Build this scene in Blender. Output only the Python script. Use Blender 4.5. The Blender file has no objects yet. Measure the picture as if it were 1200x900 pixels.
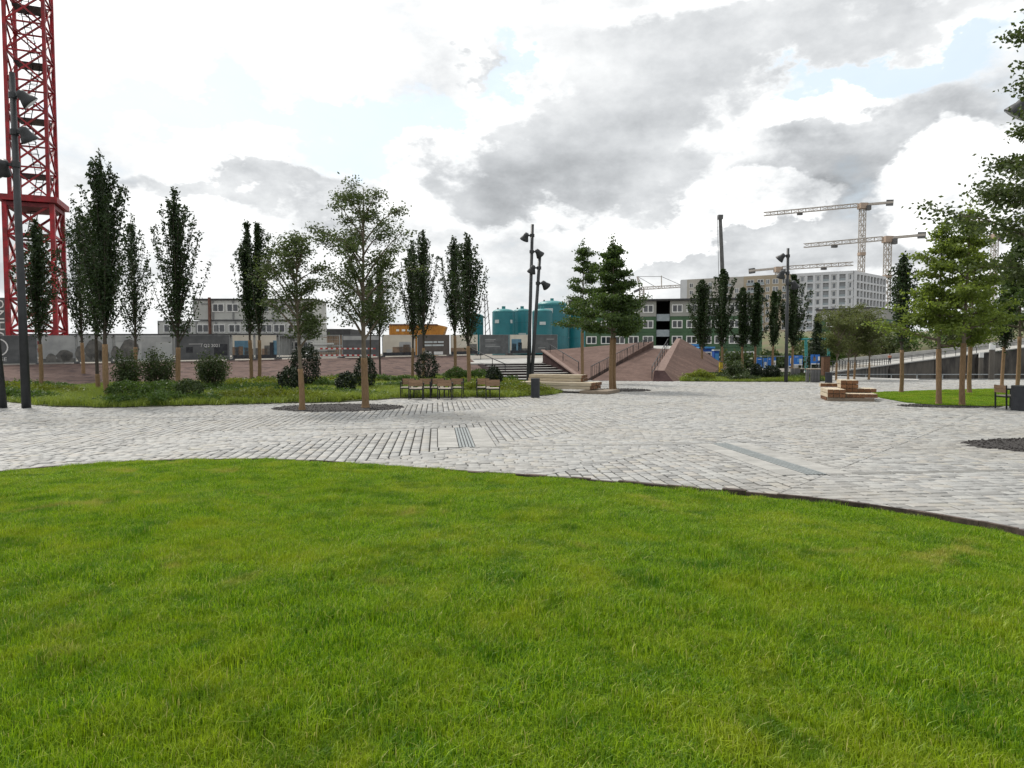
import bpy, bmesh, math, random
import numpy as np
from mathutils import Vector, Matrix
from mathutils.geometry import tessellate_polygon, delaunay_2d_cdt
R = math.radians
rng = np.random.default_rng(7)
random.seed(7)
scene = bpy.context.scene
COL = scene.collection

# ------------------------------------------------------------------ camera
EYE = 1.85
FPX = 800.0                       # focal length in pixels of the 1200 px wide photograph
PITCH = math.atan(36 / FPX)
cam_d = bpy.data.cameras.new('camera')
cam_d.sensor_width = 36; cam_d.lens = 36 * FPX / 1200
cam_d.clip_start = 0.05; cam_d.clip_end = 6000
cam = bpy.data.objects.new('camera', cam_d); COL.objects.link(cam)
cam.location = (0, 0, EYE); cam.rotation_euler = (R(90) - PITCH, 0, 0)
scene.camera = cam

def ray(px, py):
    x = (px - 600) / FPX; u = -(py - 450) / FPX
    return Vector((x, math.cos(PITCH) + u * math.sin(PITCH), -math.sin(PITCH) + u * math.cos(PITCH)))
def G(px, py, z=0.0):
    d = ray(px, py); t = (z - EYE) / d.z
    return Vector((d.x * t, d.y * t, z))
def P(px, py, Y):
    d = ray(px, py); t = Y / d.y
    return Vector((d.x * t, Y, EYE + d.z * t))

# ------------------------------------------------------------------ exposure, sun, sky
scene.view_settings.view_transform = 'Standard'
scene.view_settings.look = 'None'
scene.view_settings.exposure = 0.66
scene.view_settings.gamma = 1.0
SUN_AZ, SUN_EL = R(-42), R(52)    # ahead of the camera and to the left, behind thin cloud
sd = bpy.data.lights.new('sun', 'SUN'); sd.energy = 2.0; sd.angle = R(10); sd.color = (1.0, 0.95, 0.87)
sun = bpy.data.objects.new('sun', sd); COL.objects.link(sun)
to_sun = Vector((math.sin(SUN_AZ) * math.cos(SUN_EL), math.cos(SUN_AZ) * math.cos(SUN_EL), math.sin(SUN_EL)))
sun.rotation_euler = to_sun.to_track_quat('Z', 'Y').to_euler()
sun.location = to_sun * 60

class Nd:
    """tiny expression helper over shader math nodes"""
    def __init__(s, nt, sock): s.nt, s.s = nt, sock
    def _m(s, op, b=None, c=None, clamp=False):
        n = s.nt.nodes.new('ShaderNodeMath'); n.operation = op; n.use_clamp = clamp
        for i, v in enumerate((s, b, c)):
            if v is None: continue
            if isinstance(v, Nd): s.nt.links.new(v.s, n.inputs[i])
            else: n.inputs[i].default_value = v
        return Nd(s.nt, n.outputs[0])
    def __add__(s, o): return s._m('ADD', o)
    __radd__ = __add__
    def __sub__(s, o): return s._m('SUBTRACT', o)
    def __mul__(s, o): return s._m('MULTIPLY', o)
    __rmul__ = __mul__
    def __truediv__(s, o): return s._m('DIVIDE', o)
    def exp(s): return s._m('EXPONENT')
    def clamp(s): return s._m('ADD', 0.0, clamp=True)
    def mx(s, o): return s._m('MAXIMUM', o)
    def ss(s, a, b):
        n = s.nt.nodes.new('ShaderNodeMapRange'); n.interpolation_type = 'SMOOTHSTEP'
        s.nt.links.new(s.s, n.inputs[0]); n.inputs[1].default_value = a; n.inputs[2].default_value = b
        return Nd(s.nt, n.outputs[0])
def mixc(nt, fac, a, b, blend='MIX'):
    n = nt.nodes.new('ShaderNodeMix'); n.data_type = 'RGBA'; n.blend_type = blend; n.clamp_factor = True
    for idx, v in ((0, fac), (6, a), (7, b)):
        if isinstance(v, Nd): v = v.s
        if hasattr(v, 'is_output'): nt.links.new(v, n.inputs[idx])
        elif idx == 0: n.inputs[0].default_value = v
        else: n.inputs[idx].default_value = (*v, 1) if len(v) == 3 else v
    return n.outputs[2]
def noise(nt, vec, scale, detail=4, rough=0.55, dist=0.0, out=0):
    n = nt.nodes.new('ShaderNodeTexNoise'); n.inputs['Scale'].default_value = scale
    n.inputs['Detail'].default_value = detail; n.inputs['Roughness'].default_value = rough
    n.inputs['Distortion'].default_value = dist
    if vec is not None: nt.links.new(vec, n.inputs['Vector'])
    return Nd(nt, n.outputs[out])
def vmath(nt, op, a, b=None):
    n = nt.nodes.new('ShaderNodeVectorMath'); n.operation = op
    for i, v in enumerate((a, b)):
        if v is None: continue
        if isinstance(v, Nd): v = v.s
        if hasattr(v, 'is_output'): nt.links.new(v, n.inputs[i])
        elif op == 'SCALE' and i == 1: n.inputs['Scale'].default_value = v
        else: n.inputs[i].default_value = v
    return n.outputs[0]

def build_world():
    w = bpy.data.worlds.new('World'); scene.world = w; w.use_nodes = True
    nt = w.node_tree; nt.nodes.clear()
    sky = nt.nodes.new('ShaderNodeTexSky'); sky.sky_type = 'NISHITA'; sky.sun_disc = False
    sky.sun_elevation = SUN_EL; sky.sun_rotation = SUN_AZ; sky.air_density = 1.0; sky.dust_density = 2.0; sky.ozone_density = 1.0
    b1 = nt.nodes.new('ShaderNodeBackground'); b1.inputs[1].default_value = 0.12
    nt.links.new(mixc(nt, 0.75, sky.outputs[0], (4.7, 5.35, 5.75)), b1.inputs[0])
    tc = nt.nodes.new('ShaderNodeTexCoord')
    D = vmath(nt, 'NORMALIZE', tc.outputs['Generated'])
    sp = nt.nodes.new('ShaderNodeSeparateXYZ'); nt.links.new(D, sp.inputs[0])
    x, y, z = (Nd(nt, sp.outputs[i]) for i in range(3))
    az = x._m('ARCTAN2', y); el = z._m('ARCSINE')
    zz = z.mx(0.0) + 0.20                                   # cloud layer seen in perspective
    cb = nt.nodes.new('ShaderNodeCombineXYZ')
    nt.links.new((x / zz).s, cb.inputs[0]); nt.links.new((y / zz).s, cb.inputs[1]); nt.links.new((el * 4.0).s, cb.inputs[2])
    Q = cb.outputs[0]
    cA = noise(nt, Q, 1.15, 5, 0.60)
    D2 = vmath(nt, 'MULTIPLY', D, (1.0, 1.0, 1.7))
    cB = noise(nt, vmath(nt, 'ADD', D2, (7.3, 2.1, 4.0)), 6.5, 6, 0.63)
    wv = nt.nodes.new('ShaderNodeTexNoise'); wv.inputs['Scale'].default_value = 6.0; wv.inputs['Detail'].default_value = 6; wv.inputs['Roughness'].default_value = .62
    nt.links.new(D2, wv.inputs['Vector'])
    ae = nt.nodes.new('ShaderNodeCombineXYZ'); nt.links.new(az.s, ae.inputs[0]); nt.links.new(el.s, ae.inputs[1])
    def warp(k, k2):
        m_ = nt.nodes.new('ShaderNodeVectorMath'); m_.operation = 'MULTIPLY_ADD'; nt.links.new(wv.outputs['Color'], m_.inputs[0]); m_.inputs[1].default_value = (k, k2, 0)
        nt.links.new(vmath(nt, 'ADD', ae.outputs[0], (-k * .5, -k2 * .5, 0)), m_.inputs[2]); return m_.outputs[0]
    W2, W3 = warp(.46, .26), warp(.20, .17)
    def total(lst, W=W2):
        acc = None
        for px, py, wx, wy, amp in lst:
            d = ray(px, py).normalized(); a0 = math.atan2(d.x, d.y); e0 = math.asin(d.z); sx, sy = 800 / wx, 800 / wy
            m_ = nt.nodes.new('ShaderNodeVectorMath'); m_.operation = 'MULTIPLY_ADD'; nt.links.new(W, m_.inputs[0]); m_.inputs[1].default_value = (sx, sy, 0); m_.inputs[2].default_value = (-a0 * sx, -e0 * sy, 0)
            dp = nt.nodes.new('ShaderNodeVectorMath'); dp.operation = 'DOT_PRODUCT'; nt.links.new(m_.outputs[0], dp.inputs[0]); nt.links.new(m_.outputs[0], dp.inputs[1])
            pw = nt.nodes.new('ShaderNodeMath'); pw.operation = 'POWER'; pw.inputs[0].default_value = .36788; nt.links.new(dp.outputs['Value'], pw.inputs[1])
            e = Nd(nt, pw.outputs[0]); acc = e._m('MULTIPLY_ADD', amp, acc if acc is not None else 0.0)
        return acc
    grey = total([(645, 208, 130, 52, 1.15), (725, 140, 120, 66, .95), (820, 55, 140, 40, .75), (1060, 8, 200, 30, .7), (600, 35, 55, 40, .45)])
    light = total([(960, 275, 220, 40, 1.2), (950, 195, 220, 50, .35), (420, 260, 160, 30, .5), (130, 330, 200, 40, .5), (265, 222, 120, 15, 1.1), (20, 270, 80, 60, .6), (1020, 150, 180, 40, .5), (690, 340, 260, 30, .4), (548, 60, 25, 34, .9)])
    white = total([(1108, 230, 60, 44, 1.2), (1160, 205, 60, 40, .8), (850, 243, 62, 24, 1.0), (925, 238, 40, 22, .9), (745, 292, 55, 18, .9), (800, 266, 40, 20, .6), (930, 130, 110, 20, .6)], W3)
    gap = total([(215, 118, 105, 22, 1.2), (470, 135, 66, 26, 1.2), (1000, 90, 110, 24, 1.2), (570, 70, 26, 46, .9), (390, 140, 60, 12, .7), (440, 190, 90, 26, .8), (1060, 255, 220, 36, .3)])
    dn = nt.nodes.new('ShaderNodeVectorMath'); dn.operation = 'DOT_PRODUCT'; nt.links.new(D, dn.inputs[0]); dn.inputs[1].default_value = tuple(to_sun)
    glow = ((Nd(nt, dn.outputs['Value']) - 1.0) * 4.5).exp()
    # brightness of the cloud sheet
    tex = (cB - 0.5)
    rim = grey.ss(.05, .30) * .12
    lum = tex * 0.85 + (cA - 0.5) * 0.42 + 0.585 + glow * 0.36 - light.ss(.25, .8) * 0.20 + rim
    wm = white.ss(.28, .50); lum = lum + (wm * (tex * 1.9 + 0.80 + (cA - .5) * .5) - wm * lum)
    gm = (grey + tex * .9).ss(.28, .70)
    gl = (grey - .4) * -.10 + tex * .6 + (cA - .5) * .32 + .46 + (el - .22).ss(0.0, .26) * .14
    lum = lum + (gm * gl - gm * lum)
    lum = lum.mx(.22)
    cov = (cA * 0.8 + cB * 0.5 + grey * 0.5 + white * 0.5 + glow * .12 - gap * 0.70).ss(0.34, 0.62) * 0.88 + 0.08
    tint = mixc(nt, lum.ss(.25, .9), (.955, .985, 1.015), (1.0, 1.0, .985))
    cc = nt.nodes.new('ShaderNodeVectorMath'); cc.operation = 'SCALE'
    nt.links.new(tint, cc.inputs[0]); nt.links.new(lum.s, cc.inputs['Scale'])
    b2 = nt.nodes.new('ShaderNodeBackground'); b2.inputs[1].default_value = 1.0
    nt.links.new(cc.outputs[0], b2.inputs[0])
    mx = nt.nodes.new('ShaderNodeMixShader'); nt.links.new(cov.s, mx.inputs[0])
    nt.links.new(b1.outputs[0], mx.inputs[1]); nt.links.new(b2.outputs[0], mx.inputs[2])
    out = nt.nodes.new('ShaderNodeOutputWorld'); nt.links.new(mx.outputs[0], out.inputs[0])
    w.cycles.sampling_method = 'MANUAL'; w.cycles.sample_map_resolution = 512
build_world()
scene.cycles.max_bounces = 5; scene.cycles.diffuse_bounces = 3; scene.cycles.glossy_bounces = 2; scene.cycles.transmission_bounces = 3; scene.cycles.transparent_max_bounces = 4
scene.cycles.use_denoising = True; scene.cycles.denoising_input_passes = 'RGB_ALBEDO_NORMAL'; scene.cycles.denoising_prefilter = 'NONE'

# ------------------------------------------------------------------ materials
M = {}
def newmat(name):
    m = bpy.data.materials.new(name); m.use_nodes = True; M[name] = m
    nt = m.node_tree; b = nt.nodes['Principled BSDF']
    return m, nt, b
def coords(nt, kind='Object'):
    if kind == 'World': return nt.nodes.new('ShaderNodeNewGeometry').outputs['Position']
    return nt.nodes.new('ShaderNodeTexCoord').outputs[kind]
def bump(nt, b, h, strength=0.3, dist=0.02):
    n = nt.nodes.new('ShaderNodeBump'); n.inputs['Strength'].default_value = strength; n.inputs['Distance'].default_value = dist
    nt.links.new(h.s if isinstance(h, Nd) else h, n.inputs['Height']); nt.links.new(n.outputs[0], b.inputs['Normal'])
def pm(name, c1, c2=None, scale=3.0, rough=0.7, bmp=0.0, metal=0.0, detail=6, space='Object', spec=0.4, rand=0.0, lo=.35, hi=.65, streak=None):
    m, nt, b = newmat(name)
    b.inputs['Roughness'].default_value = rough; b.inputs['Metallic'].default_value = metal
    b.inputs['Specular IOR Level'].default_value = spec
    c2 = c2 or tuple(v * 0.75 for v in c1)
    v = coords(nt, space)
    if streak: v = vmath(nt, 'MULTIPLY', v, streak)
    n = noise(nt, v, scale, detail, 0.6)
    col = mixc(nt, n.ss(lo, hi), c1, c2)
    if rand:
        r = Nd(nt, nt.nodes.new('ShaderNodeObjectInfo').outputs['Random'])
        hs = nt.nodes.new('ShaderNodeHueSaturation'); nt.links.new(((r - 0.5) * (2 * rand) + 1.0).s, hs.inputs['Value'])
        nt.links.new(col, hs.inputs['Color']); col = hs.outputs[0]
    nt.links.new(col, b.inputs['Base Color'])
    nt.links.new(((n - 0.5) * 0.25 + rough).s, b.inputs['Roughness'])
    if bmp: bump(nt, b, noise(nt, v, scale * 4, 5, .6), bmp)
    return m
def leafmat(name, c1, c2, trans=0.35, bright=0.5, c3=None):
    m, nt, b = newmat(name)
    isl = Nd(nt, nt.nodes.new('ShaderNodeNewGeometry').outputs['Random Per Island'])
    pos = coords(nt, 'World')
    col = mixc(nt, isl, c1, c2)
    big = noise(nt, pos, 0.9, 2, .5)
    col = mixc(nt, (big.ss(.35, .7)) * 0.5, col, c3 or tuple(v * 0.65 for v in c1))
    nt.links.new(col, b.inputs['Base Color']); b.inputs['Roughness'].default_value = 0.5
    b.inputs['Specular IOR Level'].default_value = 0.3
    tr = nt.nodes.new('ShaderNodeBsdfTranslucent'); nt.links.new(mixc(nt, 0.5, col, (c2[0] * 1.6, c2[1] * 1.6, c2[2] * 0.8)), tr.inputs[0])
    mx = nt.nodes.new('ShaderNodeMixShader'); mx.inputs[0].default_value = trans
    nt.links.new(b.outputs[0], mx.inputs[1]); nt.links.new(tr.outputs[0], mx.inputs[2])
    nt.links.new(mx.outputs[0], nt.nodes['Material Output'].inputs[0])
    return m

def granite(name, use_island):
    m, nt, b = newmat(name)
    if use_island: r = Nd(nt, nt.nodes.new('ShaderNodeNewGeometry').outputs['Random Per Island'])
    else: r = Nd(nt, nt.nodes.new('ShaderNodeObjectInfo').outputs['Random'])
    pos = coords(nt, 'World')
    n1 = noise(nt, pos, 26, 6, .65); n2 = noise(nt, pos, 0.35, 4, .55); n3 = noise(nt, pos, 140, 2, .6)
    cr = nt.nodes.new('ShaderNodeValToRGB'); nt.links.new(r.s, cr.inputs[0])
    e = cr.color_ramp.elements
    for p, c in ((0.0, (.20,.198,.19)), (0.3, (.285,.287,.281)), (.6, (.335,.337,.327)), (.82, (.385,.385,.368)), (.92, (.355,.335,.305)), (1.0, (.345,.335,.29))):
        if p in (0.0, 1.0): el = e[0 if p == 0 else -1]
        else: el = e.new(p)
        el.color = (*c, 1)
    col = mixc(nt, n1.ss(.3, .75) * 0.35, cr.outputs[0], (.22,.217,.21))
    col = mixc(nt, n3.ss(.6, .75) * 0.35, col, (.2, .2, .2))
    col = mixc(nt, n2.ss(.4, .7) * 0.42, col, (.27, .25, .215))
    n4 = noise(nt, vmath(nt, 'ADD', pos, (17, 3, 0)), 1.3, 6, .7)
    col = mixc(nt, n4.ss(.55, .72) * .4, col, (.20, .19, .175))
    nt.links.new(col, b.inputs['Base Color']); b.inputs['Roughness'].default_value = 0.62
    b.inputs['Specular IOR Level'].default_value = 0.35
    bump(nt, b, n1, 0.45, 0.01)
    return m
granite('granite_object', False); granite('granite_island', True)

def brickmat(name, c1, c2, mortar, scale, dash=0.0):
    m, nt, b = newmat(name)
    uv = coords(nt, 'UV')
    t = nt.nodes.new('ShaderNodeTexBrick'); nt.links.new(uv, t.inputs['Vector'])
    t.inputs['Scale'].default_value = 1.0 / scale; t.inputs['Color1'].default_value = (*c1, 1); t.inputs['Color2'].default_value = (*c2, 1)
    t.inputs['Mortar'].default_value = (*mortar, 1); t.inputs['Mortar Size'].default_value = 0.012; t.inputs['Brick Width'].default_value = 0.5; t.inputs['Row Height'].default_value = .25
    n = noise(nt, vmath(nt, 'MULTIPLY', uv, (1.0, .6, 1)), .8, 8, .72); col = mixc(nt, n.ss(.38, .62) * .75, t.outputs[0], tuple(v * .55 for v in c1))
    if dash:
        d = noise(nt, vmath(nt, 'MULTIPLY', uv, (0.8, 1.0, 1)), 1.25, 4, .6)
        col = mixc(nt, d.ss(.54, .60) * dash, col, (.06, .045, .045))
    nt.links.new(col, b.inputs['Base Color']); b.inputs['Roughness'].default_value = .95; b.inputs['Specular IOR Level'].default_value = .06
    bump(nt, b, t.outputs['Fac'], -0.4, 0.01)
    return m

pm('soil', (.075, .055, .04), (.045, .034, .025), 6, .95, .4, space='World')
pm('ground_dust', (.22, .20, .17), (.15, .14, .12), .08, .95, .2, space='World')
pm('joint_sand', (.055, .051, .045), (.03, .028, .025), 9, .95, .3, space='World')
pm('mulch', (.055, .05, .047), (.022, .02, .02), 30, .9, .8, space='World')
pm('pale_concrete', (.37, .365, .345), (.29, .285, .27), 1.2, .8, .15, space='World')
pm('slab', (.345, .34, .32), (.28, .275, .26), 3, .75, .15, space='World', rand=.08)
pm('dark_wall_concrete', (.115, .102, .086), (.035, .032, .03), .5, .85, .3, space='World', streak=(1, 1, .35))
pm('galv', (.36, .38, .38), (.27, .29, .29), 8, .45, metal=.6)
pm('grate_metal', (.29, .315, .315), (.22, .24, .24), 6, .5, metal=.35, space='World')
pm('black_metal', (.028, .03, .032), (.018, .019, .02), 5, .5, spec=.3)
pm('lamp_grey', (.045, .048, .052), (.032, .034, .036), 2, .5, spec=.35)
pm('lamp_glass', (.35, .36, .36), (.25, .26, .27), 4, .2)
pm('bin_grey', (.030, .033, .040), (.022, .024, .03), 6, .5)
pm('wood_back', (.30, .19, .115), (.22, .135, .08), 4, .6, streak=(1, 9, 9), rand=.12)
pm('wood_sunlit', (.52, .47, .40), (.42, .37, .31), 5, .55, streak=(1, 9, 9))  # wood paled so that the sunlight on the slats is in the colour
pm('timber_long', (.52, .45, .34), (.42, .35, .25), 3, .7, .1, streak=(1, 8, 8), rand=.10)
pm('timber_end', (.20, .095, .045), (.12, .06, .03), 9, .8, .2, rand=.25)
pm('timber_grey', (.26, .21, .16), (.18, .145, .11), 4, .8, .2, streak=(1, 8, 8))
pm('bark', (.085, .07, .055), (.05, .042, .034), 14, .9, .5, streak=(1, 1, .3))
pm('bark_light', (.17, .14, .10), (.11, .09, .065), 14, .9, .4, streak=(1, 1, .3))
pm('trunk_mat', (.27, .175, .095), (.18, .115, .06), 10, .85, .5, streak=(6, 6, .8), rand=.15)
pm('edging', (.085, .06, .048), (.05, .036, .03), 9, .85, .5, rand=.35)
pm('corten', (.15, .075, .04), (.09, .05, .03), 9, .8, .3)
brickmat('brick_bank', (.175, .122, .106), (.118, .084, .075), (.085, .066, .06), .55, .75)
brickmat('brick_wedge', (.172, .116, .098), (.128, .086, .074), (.095, .07, .06), .5, 0)
brickmat('brick_shaded', (.06, .035, .034), (.045, .027, .027), (.035, .027, .027), .5, 0)  # darkened copy of the wedge brick: shade of the unlit faces is in the colour
pm('brick_cap', (.23, .165, .142), (.18, .13, .113), 5, .9, .2, space='World', spec=.1)
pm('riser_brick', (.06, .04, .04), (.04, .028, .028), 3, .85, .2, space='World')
pm('red_paint', (.36, .012, .020), (.17, .014, .016), 1.6, .5, bmp=.1, rand=.15)
pm('dark_red', (.18, .015, .02), (.12, .012, .015), 3, .55)
pm('crane_grey', (.46, .42, .37), (.36, .33, .30), 2, .6)
pm('crane_rust', (.40, .31, .24), (.34, .26, .20), 2, .6)
pm('crane_dark', (.12, .12, .12), (.08, .08, .08), 2, .6)
pm('container_grey', (.47, .475, .445), (.40, .405, .38), .5, .6, rand=.05)
pm('container_trim', (.25, .255, .25), (.2, .205, .2), 1, .6)
pm('white_frame', (.72, .72, .70), (.62, .62, .60), 2, .5)
pm('roof_dark', (.06, .06, .062), (.045, .045, .047), 2, .8)
pm('rust_pipe', (.16, .075, .05), (.11, .05, .035), 3, .7)
pm('green_clad', (.055, .115, .055), (.042, .09, .044), .4, .6, rand=.04)
pm('grey_clad', (.33, .33, .30), (.28, .28, .255), .4, .65, rand=.04)
pm('recess_shade', (.035, .033, .032), (.022, .02, .02), 1, .9)  # near-black paint stands in for the shade inside open stairwell and loggias
pm('balustrade_panel', (.30, .34, .36), (.24, .28, .30), 2, .4)
pm('plaster_white', (.57, .585, .60), (.51, .52, .535), .12, .8)
pm('plaster_beige', (.42, .40, .36), (.36, .345, .31), .12, .8)
pm('plaster_ochre', (.38, .32, .235), (.33, .28, .205), .12, .8)
pm('recess_grey', (.30, .31, .32), (.25, .26, .27), .2, .8)
pm('teal_tank', (.012, .16, .185), (.01, .125, .15), .5, .42, rand=.12, spec=.5)
pm('teal_dome', (.022, .205, .21), (.018, .165, .175), 1, .45, spec=.5)
pm('teal_post', (.04, .24, .23), (.03, .2, .19), 1, .5)
pm('label_plate', (.55, .6, .6), (.45, .5, .5), 6, .6)
pm('orange_paint', (.50, .22, .03), (.36, .15, .02), 1.2, .5)
pm('blue_paint', (.015, .10, .42), (.012, .075, .33), 1, .45)
pm('blue_board', (.02, .17, .55), (.015, .12, .44), 1.5, .5)
pm('blue_light', (.10, .35, .70), (.07, .28, .6), 1.5, .5)
pm('banner_dark', (.125, .13, .132), (.085, .09, .092), 1.4, .75, bmp=.3)
pm('banner_brown', (.115, .10, .088), (.09, .078, .07), 1.4, .75, bmp=.3)
pm('banner_pale', (.40, .41, .40), (.28, .29, .29), .9, .75, bmp=.3)
pm('banner_cream', (.60, .56, .47), (.52, .48, .40), 1.0, .75, bmp=.3)
pm('banner_white', (.52, .53, .51), (.40, .42, .41), .6, .75, bmp=.3)
pm('print_grey', (.17, .165, .15), (.10, .10, .095), 3, .8)
pm('print_blue', (.13, .25, .33), (.09, .18, .25), 2, .8)
pm('print_brown', (.27, .19, .13), (.16, .12, .09), 2, .8)
pm('print_dark', (.05, .055, .06), (.03, .03, .035), 3, .8)
pm('print_white', (.75, .75, .73), (.68, .68, .66), 3, .7)
pm('tape_white', (.7, .69, .67), (.6, .59, .57), 3, .6)
pm('tape_red', (.45, .05, .04), (.36, .04, .03), 3, .6)
pm('skin', (.45, .28, .2), (.42, .26, .19), 8, .6)
pm('cloth_dark', (.03, .03, .04), (.02, .02, .03), 20, .9)
pm('cloth_orange', (.45, .17, .10), (.35, .13, .08), 20, .9)
pm('hair', (.03, .02, .015), (.02, .015, .01), 30, .7)
pm('yellow_paint', (.5, .36, .03), (.42, .30, .02), 3, .6)
pm('hill_scrub', (.10, .12, .05), (.14, .115, .07), .35, .95, .5, space='World')
def glassmat():
    m, nt, b = newmat('window_glass')
    r = Nd(nt, nt.nodes.new('ShaderNodeObjectInfo').outputs['Random'])
    nt.links.new(mixc(nt, r, (.02, .023, .027), (.075, .08, .085)), b.inputs['Base Color'])
    b.inputs['Roughness'].default_value = .08; b.inputs['Specular IOR Level'].default_value = .6
    m, nt, b = newmat('window_curtain')
    r = Nd(nt, nt.nodes.new('ShaderNodeObjectInfo').outputs['Random'])
    nt.links.new(mixc(nt, r, (.06, .07, .08), (.20, .215, .23)), b.inputs['Base Color']); b.inputs['Roughness'].default_value = .15
glassmat()
def watermat():
    m, nt, b = newmat('water_surface'); b.inputs['Base Color'].default_value = (.02, .03, .028, 1); b.inputs['Roughness'].default_value = .12
    bump(nt, b, noise(nt, coords(nt, 'World'), 1.2, 4, .5), .25, .1)
watermat()
leafmat('leaf_columnar', (.018, .036, .012), (.042, .072, .022), .2)
leafmat('leaf_feathery', (.045, .072, .022), (.080, .110, .036), .34)
leafmat('leaf_oak', (.036, .072, .018), (.080, .125, .030), .32)
leafmat('leaf_oak_light', (.095, .145, .026), (.180, .235, .050), .48)
leafmat('leaf_olive', (.085, .110, .038), (.140, .160, .060), .38)
leafmat('leaf_shrub', (.030, .055, .018), (.080, .110, .038), .2)
leafmat('leaf_ball', (.010, .020, .009), (.026, .042, .016), .10)
leafmat('leaf_hedge', (.045, .090, .018), (.090, .150, .032), .3)
leafmat('leaf_yellow', (.12, .16, .02), (.20, .23, .03), .3)
leafmat('leaf_conifer', (.018, .036, .016), (.035, .055, .022), .12)
leafmat('leaf_scrub', (.065, .09, .032), (.105, .125, .05), .3)
leafmat('bed_grass_blade', (.120, .190, .022), (.250, .300, .060), .4, c3=(.07, .13, .02))

def grassmat(name, gloss=True):
    m, nt, b = newmat(name)
    isl = Nd(nt, nt.nodes.new('ShaderNodeNewGeometry').outputs['Random Per Island'])
    pos = coords(nt, 'World')
    n1 = noise(nt, pos, 1.1, 6, .68, .4); n2 = noise(nt, vmath(nt, 'ADD', pos, (31, 7, 0)), 2.2, 6, .68, .3)
    n3 = noise(nt, vmath(nt, 'ADD', pos, (3, 71, 0)), .8, 5, .65, .5)
    col = mixc(nt, isl.ss(.0, 1.), (.050, .150, .003), (.340, .520, .012))
    col = mixc(nt, n1.ss(.42, .70) * .55, col, (.390, .435, .020))
    col = mixc(nt, n2.ss(.48, .70) * .68, col, (.032, .140, .004))
    col = mixc(nt, n3.ss(.585, .72) * .60, col, (.50, .42, .10))
    col = mixc(nt, isl.ss(.94, .96) * .8, col, (.52, .46, .16))
    nt.links.new(col, b.inputs['Base Color']); b.inputs['Roughness'].default_value = .45; b.inputs['Specular IOR Level'].default_value = .3
    tr = nt.nodes.new('ShaderNodeBsdfTranslucent'); nt.links.new(col, tr.inputs[0])
    mx = nt.nodes.new('ShaderNodeMixShader'); mx.inputs[0].default_value = .38
    nt.links.new(b.outputs[0], mx.inputs[1]); nt.links.new(tr.outputs[0], mx.inputs[2])
    nt.links.new(mx.outputs[0], nt.nodes['Material Output'].inputs[0])
grassmat('lawn_blade')
pm('lawn_soil', (.07, .13, .010), (.05, .09, .010), 8, .95, .4, space='World', spec=0.0)
pm('bed_soil', (.07, .085, .03), (.04, .04, .02), 3, .95, .4, space='World')

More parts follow.
